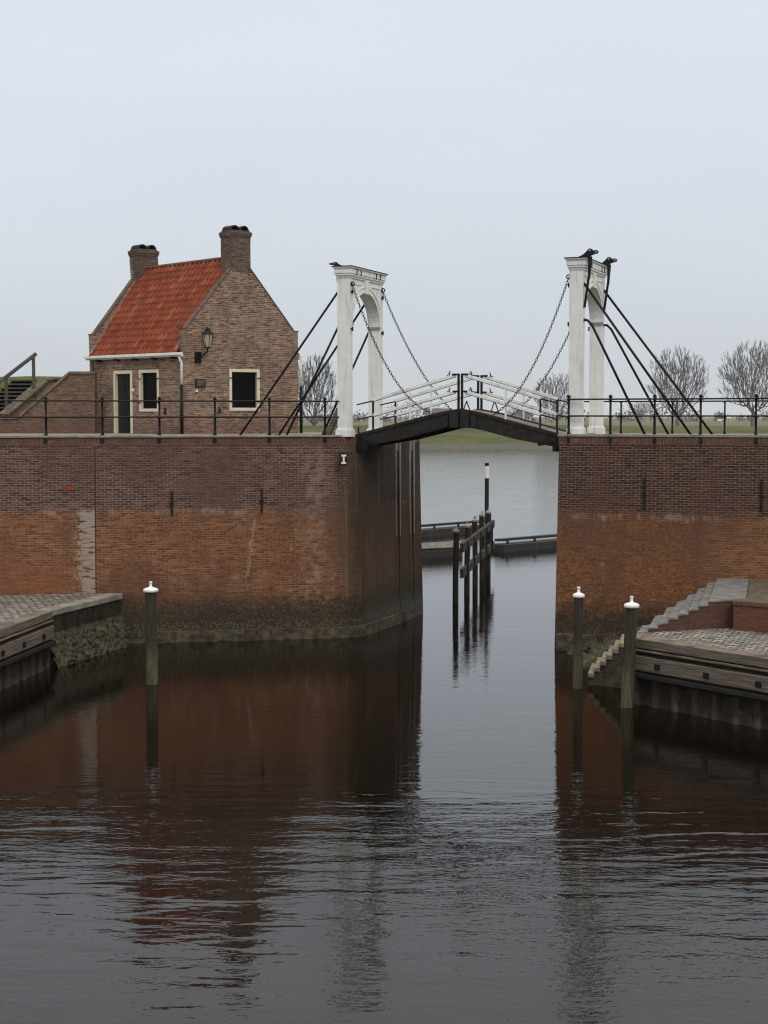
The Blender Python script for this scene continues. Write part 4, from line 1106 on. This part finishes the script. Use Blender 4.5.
mb = MB(); mb.tube([b - UZ, b + UZ*(zt0-.62)], .085, 12); mb.build('shaft', M['pile_dark'], root)
mb = MB(); mb.tube([b + UZ*(zt0-.62), b + UZ*(zt0-.12)], .092, 12); mb.build('white_band', M['signwhite'], root)
mb = MB(); mb.tube([b + UZ*(zt0-.12), b + UZ*zt0], .088, 12); mb.build('tip', M['black'], root)

# ------------------------------------------------------------------ floating booms on the river
def boom(p, q, label, hull_h=.36, rail_z=.55, walk=False, n=8, posts=()):
    root = thing('floating_boom', (p+q)/2, label, 'floating boom', 'floating booms beyond the passage')
    d = (q-p).normalized(); s = Vector((d.y,-d.x,0)); mb = MB(); mb.bar(p+UZ*(hull_h/2-.1), q+UZ*(hull_h/2-.1), .9, hull_h+.2); mb.build('hull', M['hull'], root, bevel=.03)
    if walk:
        mb = MB(); mb.bar(p+UZ*(hull_h+.12), q+UZ*(hull_h+.12), .95, .06); mb.bar(p+UZ*(hull_h+.20)+s*.44, q+UZ*(hull_h+.20)+s*.44, .04, .26)
        mb.build('walkway', M['pontoon'], root)
    else:
        mb = MB(); mb.bar(p+UZ*rail_z, q+UZ*rail_z, .30, .12); mb.build('top_beam', M['hull'], root)
        mb = MB()
    L = (q-p).length; k = .5; mb = MB()
    while k < L: mb.box(p + d*k + UZ*((hull_h+rail_z)/2) + s*.2, (.09,.09,rail_z-hull_h+.1), d, s); k += 1.9
    mb.build_pieces('support', M['hull'], root)
    if posts:
        mb = MB()
        for kk in posts: mb.tube([p.lerp(q,kk)+UZ*rail_z, p.lerp(q,kk)+UZ*(rail_z+.28)], .045, 8)
        mb.build_pieces('bollard', M['hull'], root)
boom(at_z(497, 552, 0), at_z(566, 546, 0) + Vector((1,1,0)), 'right floating boom ending behind the right pier', posts=(.78,.87))
boom(at_z(380, 559, 0), at_z(458, 555.5, 0), 'left floating pontoon with pale walkway just behind the pile row', walk=True, hull_h=.34)
boom(at_z(400, 538, 0), at_z(486, 531, 0), 'left floating boom farther out behind the pale walkway', posts=(.86,.97))

# ------------------------------------------------------------------ far bank: trees, farm, sheep
import numpy as np
def tree(x_px, base_py, Y, height, width, seed, label, npt=760, low=.17, top=.62):
    """bare winter tree: points filling an egg-shaped crown are joined limb by limb to the trunk"""
    rnd = np.random.RandomState(seed); b = at_y(x_px, base_py, Y)
    root = thing('bare_tree', b, label, 'tree', 'bare winter trees on the far bank')
    H, Wd = height, width/2; fork = H*low*.75
    P = []; ph = rnd.uniform(0, 6.28, 5)
    while len(P) < npt:
        x, y, z = rnd.uniform(-1,1), rnd.uniform(-1,1), rnd.uniform(low, 1)
        k = (z-low)/(1-low); az = math.atan2(y, x)
        kk = .5*(k/top) if k < top else .5 + .5*(k-top)/(1-top)
        env = (math.sin(math.pi*min(1, max(0, kk*.92+.04))))**.62 * (1 + .16*math.sin(3*az+ph[0]+5*k) + .14*math.sin(5*az+ph[1]-8*k) + .12*math.sin(2*az+ph[3]+11*k))
        rr = math.hypot(x, y)
        if rr < env and rnd.rand() < .35 + .65*(rr/env): P.append((x*Wd, y*Wd, z*H*(1 + .03*math.sin(5*az+ph[2]))))
    P = np.array(P); d0 = np.linalg.norm(P - np.array((0,0,fork)), axis=1) + .0; P = P[np.argsort(d0)]
    base = [(0,0,-.6), (rnd.uniform(-.1,.1),0,fork*.5), (0,0,fork)]; tp = .55*H; nst_ = 6
    lead = [(rnd.uniform(-.03,.03)*Wd*i, rnd.uniform(-.03,.03)*Wd*i, fork + (tp-fork)*i/nst_) for i in range(1, nst_+1)]
    N = np.array(base + lead + [tuple(p) for p in P]); nb = 3 + len(lead); par = [-1, 0, 1] + [2+i for i in range(len(lead))]
    dist = [0]*nb
    for i in range(1, nb): dist[i] = dist[i-1] + np.linalg.norm(N[i]-N[i-1])
    dist = list(dist) + [0]*len(P); dist = np.array(dist, float)
    for i in range(nb, len(N)):
        q = N[2:i]; dv = N[i] - q; dd = np.linalg.norm(dv, axis=1)
        up = dv[:,2]/np.maximum(dd, .01)
        cost = dd*(1.9 - 1.1*np.clip(up, -1, 1)) + .42*dist[2:i]
        j = int(np.argmin(cost)) + 2; par.append(j); dist[i] = dist[j] + dd[j-2]
    w_ = np.zeros(len(N)); ch = [[] for _ in N]
    for i in range(1, len(N)): ch[par[i]].append(i)
    order = np.argsort(-dist)
    for i in order:
        w_[i] = max(1.0, sum(w_[c]**1.0 for c in ch[i]))
    rad = lambda i: max(.05, H*.023*(w_[i]/w_[2])**.45)
    crown = MB(); trunk = MB(); o = np.array(b)
    vv = lambda i: Vector(N[i] + o)
    trunk.tube([vv(0), vv(1), vv(2)], [rad(2)*1.45, rad(2)*1.1, rad(2)], 8)
    for i in range(3, len(N)):
        p, q = vv(par[i]), vv(i); mid = (p+q)/2 + Vector(rnd.uniform(-1,1,3))*(q-p).length*.06 - UZ*(q-p).length*.05
        crown.tube([p, mid, q], [min(rad(par[i]), rad(i)*1.25), rad(i)*1.1, rad(i)], 5 if rad(i) > .12 else 3, cap=False)
        if w_[i] <= 2.5:
            out = (q - Vector(o + np.array((0,0,fork)))).normalized()
            for k in range(3):
                d = (out + Vector(rnd.uniform(-1,1,3))*.45 + UZ*.7).normalized(); L = H*rnd.uniform(.04,.09)
                crown.tube([q, q + d*L], [.05, .025], 3, cap=False)
    trunk.build('trunk', M['bark'], root); crown.build('crown', M['bark'], root, fix=False)
    return root
px2m = lambda px, Y: px*Y/1550
tree(677, 425, 420, px2m(75,420), px2m(55,420), 4, 'tall bare tree with rounded crown between the stay rods on the right', 800, .15, .55)
tree(753, 425, 420, px2m(79,420), px2m(68,420), 9, 'broad bare tree at the right edge of the picture', 900, .20, .48)
tree(800, 425, 425, px2m(95,425), px2m(70,425), 12, 'tallest bare tree, only its crown edge showing at the far right')
tree(557, 428, 520, px2m(52,520), px2m(48,520), 15, 'bare tree just left of the right portal post')
tree(314, 432, 360, px2m(73,360), px2m(44,360), 22, 'bare tree seen between the house and the left portal', 620, .12, .6)
tree(641, 422, 800, px2m(20,800), px2m(26,800), 31, 'small hazy bare tree left of the tall one', 500)
tree(520, 426, 700, px2m(20,700), px2m(30,700), 35, 'small hazy bare tree above the right bridge leaf', 500)

def woods():
    mb = MB(); rnd = random.Random(77); ms_ = []
    x = -420
    while x < 620:
        Y = rnd.uniform(880, 1100); h = rnd.uniform(6, 12) * (1.3 if pnoise(Vector((x*.02,0,0))) > .05 else .75); b = Vector((x, Y, 2.3))
        for k in range(46):
            a = rnd.uniform(0, 6.28); rr = rnd.uniform(0, 1)**.5*h*.55; zc = rnd.uniform(.15, 1)*h
            p = b + Vector((math.cos(a)*rr, math.sin(a)*rr, zc*(1-.35*(rr/(h*.55))**2))); s = rnd.uniform(.4, 1.0)
            n_ = Vector((rnd.uniform(-1,1), rnd.uniform(-1,1), rnd.uniform(-1,1))).normalized(); t1 = n_.orthogonal().normalized(); t2 = n_.cross(t1)
            mb.add([p+t1*s, p-t1*.5*s+t2*.8*s, p-t1*.5*s-t2*.8*s, p+n_*s*.7], [(0,1,2),(0,1,3),(1,2,3),(2,0,3)])
        mb.tube([b, b+UZ*h*.7], [.25,.1], 4); x += rnd.uniform(2.5, 6)
    o = mb.build('far_woods', plain('far_wood_mass', (.12,.118,.115), .95, .3, .5))
    return tag(o, 'low hazy line of far woods along the horizon beyond the dike', 'woods', kind='stuff')
woods()
def farm(px, base, Y, w, d, h, rh, label):
    p = at_y(px, base, Y); root = thing('farmhouse', p, label, 'house', None)
    x0, x1, y0, y1 = p.x-w/2, p.x+w/2, p.y, p.y+d
    mb = MB(); mb.prism([(x0,y0),(x1,y0),(x1,y1),(x0,y1)], p.z-1, p.z+h)
    for x in (x0, x1-.3): mb.extr([(x,y0,p.z+h), (x,y1,p.z+h), (x,(y0+y1)/2,p.z+h+rh)], Vector((.3,0,0)))
    mb.build('wall', M['farwhite'], root)
    mb = MB(); e = .4
    mb.extr([(x0-e,y0-e,p.z+h-.3), (x0-e,(y0+y1)/2,p.z+h+rh+.15), (x0-e,y1+e,p.z+h-.3), (x0-e,(y0+y1)/2,p.z+h+rh-.25)], Vector((w+2*e,0,0))); mb.build('roof', M['farroof'], root)
    for k in (-.28,.0,.28):
        mb = MB(); mb.box((p.x+w*k, y0-.03, p.z+h*.5), (w*.12,.08,h*.42)); mb.build('window', M['glass'], root)
farm(525, 421, 720, 5.5, 5, 3.0, 2.6, 'small white farmhouse across the river seen above the right bridge leaf')
farm(438, 419, 900, 16, 8, 2.8, 3.2, 'long pale farmhouse with dark roof far behind the left bridge leaf')
def sheep(px, py, Y, label, s=1.0):
    p = at_y(px, py, Y); root = thing('sheep', p, label, 'sheep', 'sheep on the meadow')
    mb = MB(); prof_ = [(-.62,.12),(-.5,.30),(-.2,.36),(.15,.35),(.42,.30),(.6,.17)]
    pts = [p + Vector((a*s,0,.68*s)) for a, r_ in prof_]; mb.tube(pts, [r_*s for a, r_ in prof_], 10)
    mb.tube([p + Vector((.5*s,0,.78*s)), p + Vector((.78*s,0,.98*s))], [.15*s,.12*s], 8); mb.tube([p + Vector((.72*s,0,1.02*s)), p + Vector((1.02*s,0,.90*s))], [.13*s,.07*s], 8)
    for a in (-.42,.38):
        for c in (-.15,.15): mb.tube([p + Vector((a*s,c*s,.5*s)), p + Vector((a*s,c*s,0))], [.075*s,.045*s], 6)
    mb.build('body', M['fleece'], root, smooth=True)
sheep(719.5, 423.3, 400, 'white sheep in the meadow right of the tall bare tree, nearer one')
sheep(729, 420.5, 480, 'white sheep farther back in the meadow near the broad bare tree', 1.1)
b = at_y(522.5, 438, 313)
root = thing('bank_marker', b, 'small white marker board on the green dike under the bridge', 'marker')
mb = MB(); mb.box(b+UZ*.3, (.12,.12,1.2)); mb.build('post', M['darktar'], root); mb = MB(); mb.box(b+UZ*.85+Vector((0,-.08,0)), (.6,.05,.7)); mb.build('board', M['signwhite'], root)

# ------------------------------------------------------------------ haze
mh = bpy.data.materials.new('haze_air'); mh.use_nodes = True; nt = mh.node_tree; nt.nodes.remove(nt.nodes['Principled BSDF'])
pv_ = nt.nodes.new('ShaderNodeVolumePrincipled'); pv_.inputs['Color'].default_value = (.90,.93,.97,1); pv_.inputs['Density'].default_value = .00010; pv_.inputs['Anisotropy'].default_value = .0
nt.links.new(pv_.outputs[0], nt.nodes['Material Output'].inputs['Volume'])
mb = MB(); mb.box((0, 2760, 16.5), (6200, 5760, 43)); hz = mb.build('haze', mh); struct(hz, 'stuff')
hz.location.z = 0

# ------------------------------------------------------------------ world and light
w = bpy.data.worlds.new('World'); sc.world = w; w.use_nodes = True; nt = w.node_tree; bg = nt.nodes['Background']
sky = nt.nodes.new('ShaderNodeTexSky'); sky.sky_type = 'NISHITA'; sky.sun_disc = False
SUN_EL, SUN_AZ = R(45), R(158)
sky.sun_elevation = SUN_EL; sky.sun_rotation = SUN_AZ; sky.air_density = 1; sky.dust_density = 3; sky.altitude = 0
tc = nt.nodes.new('ShaderNodeTexCoord'); sx = nt.nodes.new('ShaderNodeSeparateXYZ'); nt.links.new(tc.outputs['Generated'], sx.inputs[0])
# overcast cloud deck: even towards the horizon, brighter overhead
rmp = nt.nodes.new('ShaderNodeValToRGB'); nt.links.new(sx.outputs['Z'], rmp.inputs[0])
e = rmp.color_ramp.elements
e[0].position = 0.0; e[0].color = (6.1, 6.55, 6.95, 1)
e[1].position = 1.0; e[1].color = (17.5, 16.6, 15.2, 1)
for pos, c in ((.10, (6.9,7.4,8.05,1)), (.22, (7.5,7.95,8.7,1)), (.30, (7.7,8.1,8.8,1)), (.42, (10,9.9,9.8,1)), (.60, (13,12.5,11.8,1))):
    k = rmp.color_ramp.elements.new(pos); k.color = c
cn = nt.nodes.new('ShaderNodeTexNoise'); cn.inputs['Scale'].default_value = 2.2; cn.inputs['Detail'].default_value = 4
mp = nt.nodes.new('ShaderNodeMapping'); mp.inputs['Scale'].default_value = (1,1,3); nt.links.new(tc.outputs['Generated'], mp.inputs[0]); nt.links.new(mp.outputs[0], cn.inputs['Vector'])
mr = nt.nodes.new('ShaderNodeMapRange'); nt.links.new(cn.outputs['Fac'], mr.inputs[0]); mr.inputs[1].default_value = .3; mr.inputs[2].default_value = .7; mr.inputs[3].default_value = .955; mr.inputs[4].default_value = 1.045
ml = nt.nodes.new('ShaderNodeVectorMath'); ml.operation = 'SCALE'; nt.links.new(rmp.outputs[0], ml.inputs[0]); nt.links.new(mr.outputs[0], ml.inputs['Scale'])
mx = nt.nodes.new('ShaderNodeMix'); mx.data_type = 'RGBA'; mx.inputs[0].default_value = .93
nt.links.new(sky.outputs[0], mx.inputs[6]); nt.links.new(ml.outputs[0], mx.inputs[7]); nt.links.new(mx.outputs[2], bg.inputs['Color']); bg.inputs['Strength'].default_value = .1
sl_ = bpy.data.lights.new('sun', 'SUN'); sl_.energy = .9; sl_.angle = R(25); sl_.color = (1, .96, .9)
so = bpy.data.objects.new('sun', sl_); COL.objects.link(so)
dirv = Vector((math.sin(SUN_AZ)*math.cos(SUN_EL), math.cos(SUN_AZ)*math.cos(SUN_EL), math.sin(SUN_EL)))
so.rotation_euler = dirv.to_track_quat('Z', 'Y').to_euler(); so.location = (0,-20,60)

# ------------------------------------------------------------------ render settings
sc.view_settings.view_transform = 'Standard'; sc.view_settings.look = 'None'; sc.view_settings.exposure = 0; sc.view_settings.gamma = 1
sc.render.engine = 'CYCLES'; cy = sc.cycles
cy.use_denoising = True; cy.filter_width = 1.15; cy.max_bounces = 6; cy.diffuse_bounces = 3; cy.glossy_bounces = 3; cy.volume_bounces = 1; cy.transparent_max_bounces = 6
cy.caustics_reflective = False; cy.caustics_refractive = False
cy.use_adaptive_sampling = True; cy.adaptive_threshold = .01
